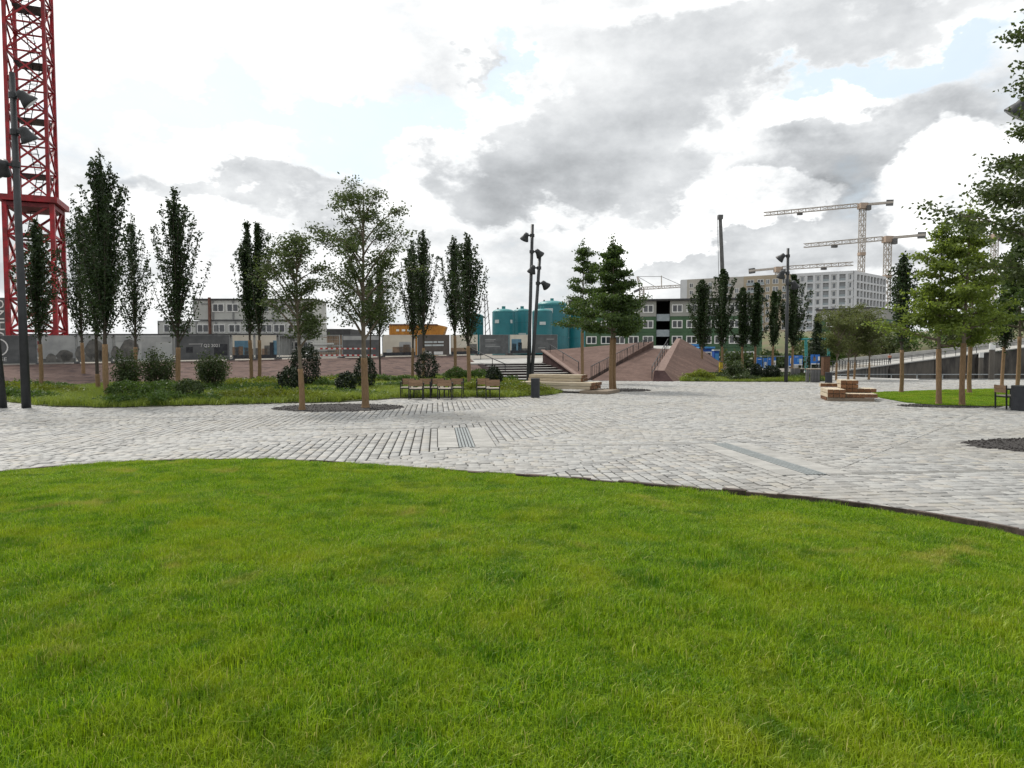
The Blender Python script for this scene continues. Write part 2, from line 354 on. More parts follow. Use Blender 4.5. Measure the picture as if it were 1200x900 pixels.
# ------------------------------------------------------------------ mesh helpers
class MB:
    def __init__(s): s.v = []; s.f = []; s.n = 0
    def add(s, vs, fs):
        o = s.n; s.v.extend([tuple(p) for p in vs]); s.n += len(vs); s.f.extend([tuple(i + o for i in f) for f in fs]); return s
    def box(s, c, size, rz=0.0, taper=1.0):
        hx, hy, hz = (k / 2 for k in size); ca, sa = math.cos(rz), math.sin(rz); vs = []
        for dz, t in ((-hz, 1), (hz, taper)):
            for dx, dy in ((-hx, -hy), (hx, -hy), (hx, hy), (-hx, hy)):
                vs.append((c[0] + (dx * ca - dy * sa) * t, c[1] + (dx * sa + dy * ca) * t, c[2] + dz))
        return s.add(vs, [(3, 2, 1, 0), (4, 5, 6, 7), (0, 1, 5, 4), (1, 2, 6, 5), (2, 3, 7, 6), (3, 0, 4, 7)])
    def bar(s, a, b, w, h=None):
        a, b = Vector(a), Vector(b); h = h or w; d = (b - a)
        if d.length < 1e-6: return s
        d.normalize(); up = Vector((0, 0, 1)) if abs(d.z) < .95 else Vector((1, 0, 0))
        x = d.cross(up).normalized() * (w / 2); y = x.cross(d).normalized() * (h / 2)
        vs = [p + q for p in (a, b) for q in (-x - y, x - y, x + y, -x + y)]
        return s.add(vs, [(0, 1, 2, 3), (7, 6, 5, 4), (0, 4, 5, 1), (1, 5, 6, 2), (2, 6, 7, 3), (3, 7, 4, 0)])
    def tube(s, pts, rad, n=8, caps=True):
        pts = [Vector(p) for p in pts]; vs = []; fs = []
        for i, p in enumerate(pts):
            d = (pts[min(i + 1, len(pts) - 1)] - pts[max(i - 1, 0)])
            d = d.normalized() if d.length > 1e-9 else Vector((0, 0, 1))
            up = Vector((1, 0, 0)) if abs(d.z) > .5 else Vector((0, 0, 1))
            x = d.cross(up).normalized(); y = d.cross(x)
            r = rad[i] if hasattr(rad, '__len__') else rad
            for k in range(n):
                a = 2 * math.pi * k / n; vs.append(p + (x * math.cos(a) + y * math.sin(a)) * r)
        for i in range(len(pts) - 1):
            for k in range(n):
                k2 = (k + 1) % n; fs.append((i * n + k, i * n + k2, (i + 1) * n + k2, (i + 1) * n + k))
        if caps: fs.append(tuple(range(n - 1, -1, -1))); fs.append(tuple((len(pts) - 1) * n + k for k in range(n)))
        return s.add(vs, fs)
    def prism(s, poly, z0, z1):
        n = len(poly); vs = [(p[0], p[1], z0) for p in poly] + [(p[0], p[1], z1) for p in poly]
        fs = [tuple(range(n - 1, -1, -1)), tuple(range(n, 2 * n))] + [(i, (i + 1) % n, n + (i + 1) % n, n + i) for i in range(n)]
        return s.add(vs, fs)
    def solid(s, top, bot):
        """closed body from two matching rings of 3D points"""
        n = len(top)
        fs = [tuple(range(n)), tuple(range(2 * n - 1, n - 1, -1))] + [(i, n + i, n + (i + 1) % n, (i + 1) % n) for i in range(n)]
        return s.add(list(top) + list(bot), fs)
    def lathe(s, prof, n=24, c=(0, 0, 0)):
        pts = [(c[0] + r * math.cos(2 * math.pi * k / n), c[1] + r * math.sin(2 * math.pi * k / n), c[2] + z) for r, z in prof for k in range(n)]
        fs = [(i * n + k, i * n + (k + 1) % n, (i + 1) * n + (k + 1) % n, (i + 1) * n + k) for i in range(len(prof) - 1) for k in range(n)]
        fs.append(tuple(range(n - 1, -1, -1))); fs.append(tuple((len(prof) - 1) * n + k for k in range(n)))
        return s.add(pts, fs)
    def mesh(s, name, m, uv=False, smooth=False):
        me = bpy.data.meshes.new(name); me.from_pydata(s.v, [], s.f); me.materials.append(M[m] if isinstance(m, str) else m)
        if smooth: me.polygons.foreach_set('use_smooth', [True] * len(me.polygons))
        if uv:
            l = me.uv_layers.new(name='UVMap'); me.update()
            for p in me.polygons:
                n = p.normal; h = Vector((0, 0, 1)).cross(n)
                h = h.normalized() if h.length > .05 else Vector((1, 0, 0)); u = n.cross(h)
                for li in p.loop_indices:
                    co = me.vertices[me.loops[li].vertex_index].co; l.data[li].uv = (co.dot(h), co.dot(u))
        me.update(); return me
    def build(s, name, m, parent=None, uv=False, smooth=False, loc=None):
        return put(name, s.mesh(name, m, uv, smooth), parent, loc)
def put(name, me, parent=None, loc=None, rot=None, scale=None):
    o = bpy.data.objects.new(name, me); COL.objects.link(o)
    if parent: o.parent = parent
    if loc is not None: o.location = loc
    if rot is not None: o.rotation_euler = rot
    if scale is not None: o.scale = scale
    return o
def tag(o, label=None, cat=None, group=None, kind=None):
    if label: o['label'] = label
    if cat: o['category'] = cat
    if group: o['group'] = group
    if kind: o['kind'] = kind
    return o
def thing(name, label, cat, loc=(0, 0, 0), rz=0.0, group=None):
    o = bpy.data.objects.new(name, None); COL.objects.link(o); o.empty_display_size = .2
    o.location = loc; o.rotation_euler = (0, 0, rz)
    return tag(o, label, cat, group)
def struct(name, mb, m, parent=None, uv=False, smooth=False):
    o = mb.build(name, m, parent, uv, smooth)
    if parent is None: o['kind'] = 'structure'
    return o
def np_mesh(name, verts, faces, m):
    """verts (n,3), faces (k,4) or (k,3) arrays"""
    me = bpy.data.meshes.new(name); k, c = faces.shape
    me.vertices.add(len(verts)); me.vertices.foreach_set('co', np.asarray(verts, np.float32).ravel())
    me.loops.add(k * c); me.loops.foreach_set('vertex_index', faces.astype(np.int32).ravel())
    me.polygons.add(k); me.polygons.foreach_set('loop_start', np.arange(0, k * c, c, dtype=np.int32))
    me.update(calc_edges=True); me.validate(); me.materials.append(M[m] if isinstance(m, str) else m)
    return me
def text_mesh(body, size, m, name='lettering'):
    cu = bpy.data.curves.new('t', 'FONT'); cu.body = body; cu.size = size; cu.extrude = .004; cu.align_x = 'CENTER'; cu.align_y = 'CENTER'; cu.resolution_u = 2
    ob = bpy.data.objects.new('t', cu); COL.objects.link(ob)
    dg = bpy.context.evaluated_depsgraph_get(); me = bpy.data.meshes.new_from_object(ob.evaluated_get(dg))
    COL.objects.unlink(ob); bpy.data.objects.remove(ob); bpy.data.curves.remove(cu)
    me.name = name; me.materials.clear(); me.materials.append(M[m]); return me
def in_poly(x, y, poly):
    x = np.asarray(x); y = np.asarray(y); c = np.zeros(x.shape, bool); n = len(poly)
    for i in range(n):
        x1, y1 = poly[i][0], poly[i][1]; x2, y2 = poly[(i + 1) % n][0], poly[(i + 1) % n][1]
        if y1 == y2: continue
        k = ((y1 > y) != (y2 > y)) & (x < (x2 - x1) * (y - y1) / (y2 - y1) + x1); c ^= k
    return c
def seg_dist(x, y, pts, closed=False):
    d = np.full(np.shape(x), 1e9); n = len(pts)
    for i in range(n if closed else n - 1):
        ax, ay = pts[i][0], pts[i][1]; bx, by = pts[(i + 1) % n][0], pts[(i + 1) % n][1]
        L = (bx - ax) ** 2 + (by - ay) ** 2 + 1e-12
        t = np.clip(((x - ax) * (bx - ax) + (y - ay) * (by - ay)) / L, 0, 1)
        d = np.minimum(d, np.hypot(x - ax - t * (bx - ax), y - ay - t * (by - ay)))
    return d
def smooth_curve(pts, per=6):
    out = []; n = len(pts)
    for i in range(n - 1):
        p0, p1, p2, p3 = pts[max(i - 1, 0)], pts[i], pts[i + 1], pts[min(i + 2, n - 1)]
        for k in range(per):
            t = k / per
            out.append(tuple(.5 * (2 * p1[j] + (p2[j] - p0[j]) * t + (2 * p0[j] - 5 * p1[j] + 4 * p2[j] - p3[j]) * t * t + (3 * p1[j] - p0[j] - 3 * p2[j] + p3[j]) * t ** 3) for j in range(2)))
    out.append((pts[-1][0], pts[-1][1])); return out

# ------------------------------------------------------------------ geometry-node scatter for uncountable cover
def scatter(name, pts, rz, sc, scz, protos, m, pick=None):
    me = bpy.data.meshes.new(name); me.vertices.add(len(pts)); me.vertices.foreach_set('co', np.asarray(pts, np.float32).ravel())
    for an, arr, ty in (('rz', rz, 'FLOAT'), ('sc', sc, 'FLOAT'), ('scz', scz, 'FLOAT')):
        a = me.attributes.new(an, ty, 'POINT'); a.data.foreach_set('value', np.asarray(arr, np.float32))
    a = me.attributes.new('pk', 'INT', 'POINT')
    a.data.foreach_set('value', np.asarray(pick if pick is not None else rng.integers(0, len(protos), len(pts)), np.int32))
    me.update(); o = put(name, me); o['kind'] = 'stuff'
    g = bpy.data.node_groups.new(name + '_nodes', 'GeometryNodeTree')
    g.interface.new_socket('Geometry', in_out='INPUT', socket_type='NodeSocketGeometry'); g.interface.new_socket('Geometry', in_out='OUTPUT', socket_type='NodeSocketGeometry')
    gi = g.nodes.new('NodeGroupInput'); go = g.nodes.new('NodeGroupOutput'); L = g.links.new
    def na(n, t):
        k = g.nodes.new('GeometryNodeInputNamedAttribute'); k.data_type = t; k.inputs['Name'].default_value = n; return k.outputs['Attribute']
    j = g.nodes.new('GeometryNodeJoinGeometry')
    for p in protos:
        oi = g.nodes.new('GeometryNodeObjectInfo'); oi.inputs['Object'].default_value = p; oi.inputs['As Instance'].default_value = True
        L(oi.outputs['Geometry'], j.inputs[0])
    ip = g.nodes.new('GeometryNodeInstanceOnPoints'); ip.inputs['Pick Instance'].default_value = True
    c1 = g.nodes.new('ShaderNodeCombineXYZ'); L(na('rz', 'FLOAT'), c1.inputs[2])
    c2 = g.nodes.new('ShaderNodeCombineXYZ'); s = na('sc', 'FLOAT'); L(s, c2.inputs[0]); L(s, c2.inputs[1]); L(na('scz', 'FLOAT'), c2.inputs[2])
    L(gi.outputs[0], ip.inputs['Points']); L(j.outputs[0], ip.inputs['Instance']); L(na('pk', 'INT'), ip.inputs['Instance Index'])
    L(c1.outputs[0], ip.inputs['Rotation']); L(c2.outputs[0], ip.inputs['Scale']); L(ip.outputs[0], go.inputs[0])
    md = o.modifiers.new('scatter', 'NODES'); md.node_group = g
    return o
def blade_patch(name, n, rad, h0, h1, w, lean, m, seed, gauss=False):
    r = np.random.default_rng(seed)
    if gauss: x = r.normal(0, rad * .5, n); y = r.normal(0, rad * .5, n)
    else:
        a = r.uniform(0, 2 * np.pi, n); q = rad * np.sqrt(r.uniform(0, 1, n)) * (1 + .25 * np.sin(3 * a + seed)); x = q * np.cos(a); y = q * np.sin(a)
    h = r.uniform(h0, h1, n); th = r.uniform(0, 2 * np.pi, n); ln = np.abs(r.normal(0, lean, n)); bend = r.uniform(.2, 1.0, n)
    dx, dy = np.cos(th), np.sin(th); pa = th + np.pi / 2 + r.normal(0, .5, n); sx, sy = np.cos(pa) * w / 2, np.sin(pa) * w / 2
    mid = .55
    m1 = np.stack([x + dx * ln * h * mid * .6, y + dy * ln * h * mid * .6, h * mid], 1)
    tp = np.stack([x + dx * ln * h * (1 + bend * .5), y + dy * ln * h * (1 + bend * .5), h * (1 - .35 * ln * bend)], 1)
    b = np.stack([x, y, np.full(n, -.01)], 1); S = np.stack([sx, sy, np.zeros(n)], 1)
    V = np.concatenate([b - S, b + S, m1 + S * .85, m1 - S * .85, tp], 0); i = np.arange(n)
    F = np.concatenate([np.stack([i, i + n, i + 2 * n], 1), np.stack([i, i + 2 * n, i + 3 * n], 1), np.stack([i + 3 * n, i + 2 * n, i + 4 * n], 1)], 0)
    me = np_mesh(name, V, F, m)
    return bpy.data.objects.new(name, me)

# ------------------------------------------------------------------ outlines on the ground
GA = R(6.3); e1 = Vector((math.cos(GA), math.sin(GA))); e2 = Vector((-math.sin(GA), math.cos(GA)))
lawn_px = [(-90, 560), (-40, 556), (0, 551.5), (60, 546), (130, 541), (200, 538), (280, 537), (360, 538.5), (450, 544), (560, 552), (700, 562), (800, 571.5), (900, 580), (960, 586), (1030, 594.5), (1100, 605.5), (1150, 614), (1200, 624), (1260, 640), (1340, 668)]
lawn_edge = smooth_curve([tuple(G(*p, .05))[:2] for p in lawn_px], 5)
LAWN = lawn_edge + [(lawn_edge[-1][0] + 1.2, 3.0), (7.5, -4), (-13, -4), (lawn_edge[0][0] - 2, 7)]
bed_px = [(-90, 466), (-20, 470), (8, 471.5), (35, 474.5), (60, 477), (125, 478.5), (230, 475.8), (330, 473.2), (400, 472), (470, 467.3), (530, 466.3), (590, 466.5), (640, 464), (657, 461), (645, 456), (615, 450.5), (592, 447.5), (576, 443.0), (520, 443.5), (370, 447), (200, 452), (0, 456), (-90, 458.5)]
BED = [tuple(G(*p))[:2] for p in bed_px]
bed2_px = [(797, 447.3), (830, 447.6), (880, 447.8), (930, 447.8), (966, 447.3), (966, 444), (930, 441), (880, 438.6), (835, 438), (806, 441)]
BED2 = [tuple(G(*p))[:2] for p in bed2_px]
isl_px = [(1016, 462), (1035, 460), (1070, 459), (1120, 457.5), (1200, 456), (1290, 455), (1300, 477), (1200, 476), (1150, 477), (1095, 475.5), (1060, 472), (1035, 467.5)]
ISLAND = [tuple(G(*p))[:2] for p in isl_px]
def ellipse(c, a, b, n=40, rz=0): return [(c[0] + a * math.cos(t) * math.cos(rz) - b * math.sin(t) * math.sin(rz), c[1] + a * math.cos(t) * math.sin(rz) + b * math.sin(t) * math.cos(rz)) for t in np.linspace(0, 2 * math.pi, n, endpoint=False)]
PITS = [ellipse(G(397, 478), 2.25, 1.75), ellipse((11.05, 13.45), 2.05, 1.25), ellipse(G(727, 457.4), 1.55, 1.5), ellipse(G(1112, 476.2), 1.85, .85)]
n_edge = [G(985, 441), G(1040, 443.3), G(1080, 444.2), G(1420, 445)]
rA, rB, rC, rD, rE = G(958, 438.5), P(1000, 433, 84), P(1042, 427.8, 112), P(1145, 414.5, 120), P(1420, 380, 120)
BASIN = [tuple(v)[:2] for v in [rA] + n_edge + [rE, rD, rC, rB]]

def poly_sheet(name, polys, z, m, parent=None, holes=()):
    mb = MB()
    loops = [[Vector((p[0], p[1], 0)) for p in polys]] + [[Vector((p[0], p[1], 0)) for p in h] for h in holes]
    tris = tessellate_polygon(loops); vs = [p for l in loops for p in l]
    fs = []
    for t in tris:
        a, b, c = (vs[i] for i in t)
        fs.append(t if (b - a).cross(c - a).z > 0 else t[::-1])
    mb.add([(p.x, p.y, z) for p in vs], fs); return struct(name, mb, m, parent)
poly_sheet('ground', [(-2500, -300), (2500, -300), (2500, 3000), (-2500, 3000)], -.08, 'ground_dust', holes=[BASIN])
plaza = poly_sheet('plaza_paving', [(-60, -6), (70, -6), tuple(n_edge[3])[:2], tuple(n_edge[2])[:2], tuple(n_edge[1])[:2], tuple(n_edge[0])[:2], tuple(rA)[:2], (20, 62), (-60, 62)], -.014, 'joint_sand')
poly_sheet('concrete_path', [tuple(G(*p))[:2] for p in [(878, 440.5), (958, 438.6), (985, 441.1), (1040, 443.4), (1078, 444.3), (1074, 446.3), (985, 446.6), (968, 444), (930, 441)]], .012, 'pale_concrete')
mb = MB(); mb.prism([(v[0], v[1]) for v in BASIN], -6.2, -6.0); struct('basin_bed', mb, 'dark_wall_concrete')
mb = MB(); mb.add([(p[0], p[1], -3.4) for p in BASIN], [tuple(range(len(BASIN)))]); struct('water', mb, 'water_surface')

# ------------------------------------------------------------------ granite setts
c1 = Vector((-1.26, 16.8)); c2 = c1 - e2 * 3.5; c3 = c2 + e1 * 5.15; c4 = c3 - e2 * 3.6; c5 = c4 + e1 * 9
c0 = c1 - e1 * 4.6; cm1 = c0 + e2 * 3.6; cm2 = cm1 - e1 * 6
STRIPS = [(c0, c1, .065), (c2, c3, .065), (c4, c5, .065), (cm2, cm1, .06), (c1 + e2 * .03, c2 - e2 * .03, .58), (c3 + e2 * .03, c4 - e2 * .03, .58)]
BA = R(48); bn = np.array([math.sin(BA), -math.cos(BA)]); B0, BS = -9.6, 3.13
def make_setts():
    quads = []
    for kind in (0, 1):
        W = 0.178; rows = np.arange(-45, 60, W)
        for ri, u in enumerate(rows):
            L = rng.uniform(.16, .26, 260); w = np.cumsum(L) - rng.uniform(0, .3)
            a0 = np.concatenate([[w[0] - .2], w[:-1]]); a1 = w; cm = (a0 + a1) / 2; g = .009 + .006 * rng.random(len(cm))
            if kind == 0: U0, U1, V0, V1 = np.full_like(cm, u + .013), np.full_like(cm, u + W - .013), a0 + g, a1 - g
            else: U0, U1, V0, V1 = a0 + g - 30, a1 - g - 30, np.full_like(cm, u + .013), np.full_like(cm, u + W - .013)
            quads.append(np.stack([U0, U1, V0, V1, np.full_like(cm, kind)], 1))
        if kind == 1:   # rows along the cross axis have to be longer than 260 pieces
            for ri, u in enumerate(rows):
                L = rng.uniform(.16, .26, 260); w = np.cumsum(L) + 24.0
                a0 = np.concatenate([[w[0] - .2], w[:-1]]); a1 = w; g = .009 + .006 * rng.random(len(a0))
                quads.append(np.stack([a0 + g - 30, a1 - g - 30, np.full_like(a0, u + .009), np.full_like(a0, u + W - .009), np.full_like(a0, 1)], 1))
    Q = np.concatenate(quads)
    E1 = np.array(e1); E2 = np.array(e2)
    def xy(u, v): return u[:, None] * E1 + v[:, None] * E2
    C = xy((Q[:, 0] + Q[:, 1]) / 2, (Q[:, 2] + Q[:, 3]) / 2)
    keep = (C[:, 1] > 5.8) & (C[:, 1] < 47.2) & (np.abs(C[:, 0]) < .79 * C[:, 1] + 1.6)
    Q, C = Q[keep], C[keep]
    x, y = C[:, 0], C[:, 1]
    out = in_poly(x, y, LAWN) & (seg_dist(x, y, lawn_edge) > .12)
    for p in (BED, BED2, ISLAND): out |= in_poly(x, y, p) & (seg_dist(x, y, p, True) > .1)
    for p in PITS: out |= in_poly(x, y, p) & (seg_dist(x, y, p, True) > .1)
    out |= in_poly(x, y, BASIN)
    Q, C = Q[~out], C[~out]
    v = C @ bn; k = np.floor((v - B0) / BS); rel = (v - B0) / BS - k; band_kind = (np.abs(k) % 2 == 0).astype(int)   # k even: rows across
    mine = band_kind == Q[:, 4]
    half = np.hypot(Q[:, 1] - Q[:, 0], Q[:, 3] - Q[:, 2]) / 2
    near = (np.minimum(rel, 1 - rel) * BS) < half + .01
    corners = np.stack([xy(Q[:, a], Q[:, b]) for a, b in ((0, 2), (1, 2), (1, 3), (0, 3))], 1)   # n,4,2
    sd = np.full(len(Q), 9.0)
    for a, b, hw in STRIPS: sd = np.minimum(sd, np.maximum(seg_dist(C[:, 0], C[:, 1], [a, b]) - hw, -1))
    touch = sd < half
    plain = mine & ~near & ~touch
    polys = []
    def clip(poly, n, d):
        o = []
        for i in range(len(poly)):
            a, b = poly[i], poly[(i + 1) % len(poly)]; da, db = a @ n - d, b @ n - d
            if da >= 0: o.append(a)
            if da * db < 0: o.append(a + (b - a) * (da / (da - db)))
        return o
    for i in np.nonzero((near | touch) & ~plain)[0]:
        cands = [int(k[i])]
        if near[i]: cands.append(int(k[i]) + (1 if rel[i] > .5 else -1))
        for kk in cands:
            if (1 if kk % 2 == 0 else 0) != Q[i, 4]: continue
            poly = [c for c in corners[i]]
            poly = clip(poly, bn, B0 + kk * BS + .005)
            if len(poly) > 2: poly = clip(poly, -bn, -(B0 + (kk + 1) * BS - .005))
            if len(poly) < 3: continue
            if touch[i]:
                for a, b, hw in STRIPS:
                    d = np.array(b - a); L = np.hypot(*d); d /= L; nn = np.array([-d[1], d[0]]); ca = np.mean(poly, 0) - np.array(a)
                    al, pe = ca @ d, ca @ nn; s = 1 if pe >= 0 else -1
                    if hw > .3:   # grate with side slabs: a rectangle
                        if -.15 < al < L + .15 and abs(pe) < hw + .2:
                            if al < 0 or al > L: continue
                            poly = clip(poly, nn * s, (np.array(a) @ nn) * s + hw + .006)
                    elif -.02 < al < L + .02 and abs(pe) < hw + .2: poly = clip(poly, nn * s, (np.array(a) @ nn) * s + hw + .004)
                    if len(poly) < 3: break
            if len(poly) < 3: continue
            ar = .5 * abs(sum(poly[j][0] * poly[(j + 1) % len(poly)][1] - poly[(j + 1) % len(poly)][0] * poly[j][1] for j in range(len(poly))))
            if ar > .0015: polys.append(np.array(poly))
    Qp, Cp, Kp = corners[plain], C[plain], Q[plain]
    # the three hundred that show largest: nearest to the camera and inside the picture
    vis = (np.abs(Cp[:, 0]) < .742 * Cp[:, 1]) & ~in_poly(Cp[:, 0], Cp[:, 1], LAWN)
    order = np.argsort(np.where(vis, np.hypot(Cp[:, 0], Cp[:, 1]), 1e9))[:300]
    sel = np.zeros(len(Cp), bool); sel[order] = True
    mb = MB(); i_ = .07
    mb.add([(-.5, -.5, -.03), (.5, -.5, -.03), (.5, .5, -.03), (-.5, .5, -.03), (-.5, -.5, -.007), (.5, -.5, -.007), (.5, .5, -.007), (-.5, .5, -.007),
            (-.5 + i_, -.5 + i_, 0), (.5 - i_, -.5 + i_, 0), (.5 - i_, .5 - i_, 0), (-.5 + i_, .5 - i_, 0)],
           [(0, 1, 5, 4), (1, 2, 6, 5), (2, 3, 7, 6), (3, 0, 4, 7), (4, 5, 9, 8), (5, 6, 10, 9), (6, 7, 11, 10), (7, 4, 8, 11), (8, 9, 10, 11)])
    me = mb.mesh('sett', 'granite_object')
    for i in order:
        q = Kp[i]; put('sett', me, plaza, (Cp[i][0], Cp[i][1], .014 + rng.normal(0, .0035)), (rng.normal(0, .012), rng.normal(0, .012), GA + rng.normal(0, .012)), (q[1] - q[0], q[3] - q[2], 1))
    Qp = Qp[~sel]; n = len(Qp)
    ctr = Qp.mean(1, keepdims=True); dirs = Qp - ctr; top_in = ctr + dirs * .86
    zt = .0 + rng.normal(0, .0035, (n, 1, 1)) + rng.normal(0, .0012, (n, 4, 1))
    A = np.concatenate([Qp, np.full((n, 4, 1), -.03)], 2); B = np.concatenate([Qp, zt - .007], 2); T = np.concatenate([top_in, zt], 2)
    V = np.concatenate([A, B, T], 1).reshape(-1, 3); o = (np.arange(n) * 12)[:, None]
    F = []
    for j in range(4):
        j2 = (j + 1) % 4; F += [o + np.array([[j, j2, 4 + j2, 4 + j]]), o + np.array([[4 + j, 4 + j2, 8 + j2, 8 + j]])]
    F.append(o + np.array([[8, 9, 10, 11]])); F = np.concatenate(F, 0)
    V[:, 2] += .014
    ob = put('sett_field', np_mesh('sett_field', V, F, 'granite_island'), plaza); ob['kind'] = 'stuff'
    mb = MB()
    for p in polys:
        nn = len(p); c = p.mean(0); z = .014 + rng.normal(0, .003); t = c + (p - c) * .86
        vs = [(a[0], a[1], -.02) for a in p] + [(a[0], a[1], z - .007) for a in p] + [(a[0], a[1], z) for a in t]
        fs = [(j, (j + 1) % nn, nn + (j + 1) % nn, nn + j) for j in range(nn)] + [(nn + j, nn + (j + 1) % nn, 2 * nn + (j + 1) % nn, 2 * nn + j) for j in range(nn)] + [tuple(range(2 * nn, 3 * nn))]
        a = .5 * sum(p[j][0] * p[(j + 1) % nn][1] - p[(j + 1) % nn][0] * p[j][1] for j in range(nn))
        if a < 0: fs = [f[::-1] for f in fs]
        mb.add(vs, fs)
    ob = mb.build('cut_sett_field', 'granite_island', plaza); ob['kind'] = 'stuff'
make_setts()

# drains: two wide grates in slab borders, joined by narrow slot channels
for (a, b, lab) in ((c1, c2, 'wide blue-grey drain grate in pale slabs nearest the middle of the plaza'), (c3, c4, 'long blue-grey drain grate running diagonally toward the right lawn edge')):
    d = (b - a).normalized(); n = Vector((-d.y, d.x)); L = (b - a).length; rz = math.atan2(d.y, d.x)
    t = thing('drain_grate', lab, 'drain', ((a.x + b.x) / 2, (a.y + b.y) / 2, 0), rz, 'wide drain grates in the paving')
    MB().box((0, 0, -.006), (L, .32, .012)).build('tray', 'black_metal', t)
    for k in range(5): MB().box((0, -.13 + k * .065, .008), (L, .043, .018)).build('grate_bar', 'grate_metal', t)
    for s in (-1, 1):
        for k in range(8): MB().box((-L / 2 + (k + .5) * L / 8, s * .37, -.002), (L / 8 - .012, .40, .03)).build('border_slab', 'slab', t)
for a, b, lab in ((c0, c1, 'narrow slot drain running left from the nearer end of the middle grate'), (c2, c3, 'narrow slot drain between the two wide grates'), (c4, c5, 'narrow slot drain running to the right picture edge'), (cm2, cm1, 'narrow slot drain far left in front of the planted bed')):
    d = (b - a).normalized(); n = Vector((-d.y, d.x)); L = (b - a).length - .3; rz = math.atan2(d.y, d.x)
    t = thing('slot_drain', lab, 'drain', ((a.x + b.x) / 2, (a.y + b.y) / 2, 0), rz)
    for s in (-1, 1): MB().box((0, s * .042, 0), (L, .036, .03)).build('channel_edge', 'slab', t)
    MB().box((0, 0, -.008), (L, .05, .01)).build('slot', 'black_metal', t)

# tree pits
for p, lab in zip(PITS, ('dark mulch oval around the two feathery trees', 'dark mulch bed at the right picture edge', 'dark mulch bed under the dense oak by the timber benches', 'dark mulch strip under the two light green trees at right')):
    x0, y0 = np.mean([q[0] for q in p]), np.mean([q[1] for q in p])
    mb = MB(); r2 = np.random.default_rng(3); N = len(p)
    rings = [1.0, .985, .7, .4]; vs = []
    for ri, rr in enumerate(rings):
        for q in p: vs.append((x0 + (q[0] - x0) * rr, y0 + (q[1] - y0) * rr, (-.02, .016, .028, .03)[ri] + (r2.normal(0, .006) if ri > 1 else 0)))
    vs.append((x0, y0, .035)); fs = [(i * N + k, i * N + (k + 1) % N, (i + 1) * N + (k + 1) % N, (i + 1) * N + k) for i in range(3) for k in range(N)] + [(3 * N + k, 3 * N + (k + 1) % N, 4 * N) for k in range(N)]
    mb.add(vs, fs); o = mb.build('mulch_bed', 'mulch', smooth=True); tag(o, lab, 'mulch bed')
    nst = 900; rr = np.sqrt(r2.random(nst)) * .96; aa = r2.uniform(0, 2 * np.pi, nst); mb = MB()
    ea = max(abs(q[0] - x0) for q in p); eb = max(abs(q[1] - y0) for q in p)
    for k in range(nst):
        s = r2.uniform(.012, .03); mb.box((x0 + rr[k] * ea * math.cos(aa[k]), y0 + rr[k] * eb * math.sin(aa[k]), .032), (s * 1.6, s, s * .7), r2.uniform(0, 3), .6)
    c = mb.build('bark_chips', 'mulch', o); c['kind'] = 'stuff'

# ------------------------------------------------------------------ lawn
def lawn_h(x, y):
    d = seg_dist(x, y, lawn_edge); t = np.clip(d / 5.0, 0, 1); s = t * t * (3 - 2 * t)
    return .045 + .13 * s + .018 * np.sin(x * 1.3 + 1) * np.sin(y * 1.1 + .4) * s + .01 * np.sin(x * 3.1) * np.sin(y * 2.7) * s
def make_lawn():
    xs, ys = np.meshgrid(np.arange(-14, 12, .45), np.arange(-4, 14, .45)); x, y = xs.ravel(), ys.ravel()
    k = in_poly(x, y, LAWN) & (seg_dist(x, y, LAWN, True) > .2); pts = [Vector((a, b)) for a, b in LAWN] + [Vector((a, b)) for a, b in zip(x[k], y[k])]
    n = len(LAWN); res = delaunay_2d_cdt(pts, [(i, (i + 1) % n) for i in range(n)], [list(range(n))], 1, 1e-5)
    V = np.array([tuple(v) for v in res[0]]); z = lawn_h(V[:, 0], V[:, 1]) - .022
    mb = MB(); mb.add(np.column_stack([V, z]).tolist(), [tuple(f) for f in res[2]])
    return struct('lawn', mb, 'lawn_soil', smooth=True)
make_lawn()
protos = [blade_patch('grass_patch', 1000, .18, .018, .044, .0030, .5, 'lawn_blade', 20 + i) for i in range(6)] + [blade_patch('grass_tuft', 560, .15, .035, .078, .0036, .45, 'lawn_blade', 40 + i, True) for i in range(2)]
xs, ys = np.meshgrid(np.arange(-12, 11, .19), np.arange(.6, 13.5, .19)); x = xs.ravel() + rng.normal(0, .05, xs.size); y = ys.ravel() + rng.normal(0, .05, xs.size)
k = in_poly(x, y, LAWN) & (np.abs(x) < .78 * y + 1.8) & (seg_dist(x, y, lawn_edge) > .17 + .06 * (x > 2.5)); x, y = x[k], y[k]
lush = .5 + .5 * np.sin(x * .9 + 1.7 * np.sin(y * .8)) * np.cos(y * 1.15 + x * .35); lush2 = lush * rng.uniform(.6, 1.2, len(x))
pick = np.where(rng.random(len(x)) < np.clip(lush - .55, .04, .5), rng.integers(6, 8, len(x)), rng.integers(0, 6, len(x)))
o = scatter('lawn_grass', np.column_stack([x, y, lawn_h(x, y) - .012]), rng.uniform(0, 6.28, len(x)), rng.uniform(.9, 1.25, len(x)), .8 + .38 * lush2, protos, 'lawn_blade', pick)
tag(o, 'short green lawn grass filling the whole foreground', 'grass')
xs, ys = np.meshgrid(np.arange(8, 32, .22), np.arange(20, 38, .22)); x = xs.ravel() + rng.normal(0, .05, xs.size); y = ys.ravel() + rng.normal(0, .05, xs.size)
k = in_poly(x, y, ISLAND) & (seg_dist(x, y, ISLAND, True) > .12); x, y = x[k], y[k]
mb = MB(); mb.prism([(a, b) for a, b in ISLAND], -.02, .04); struct('small_lawn', mb, 'lawn_soil')
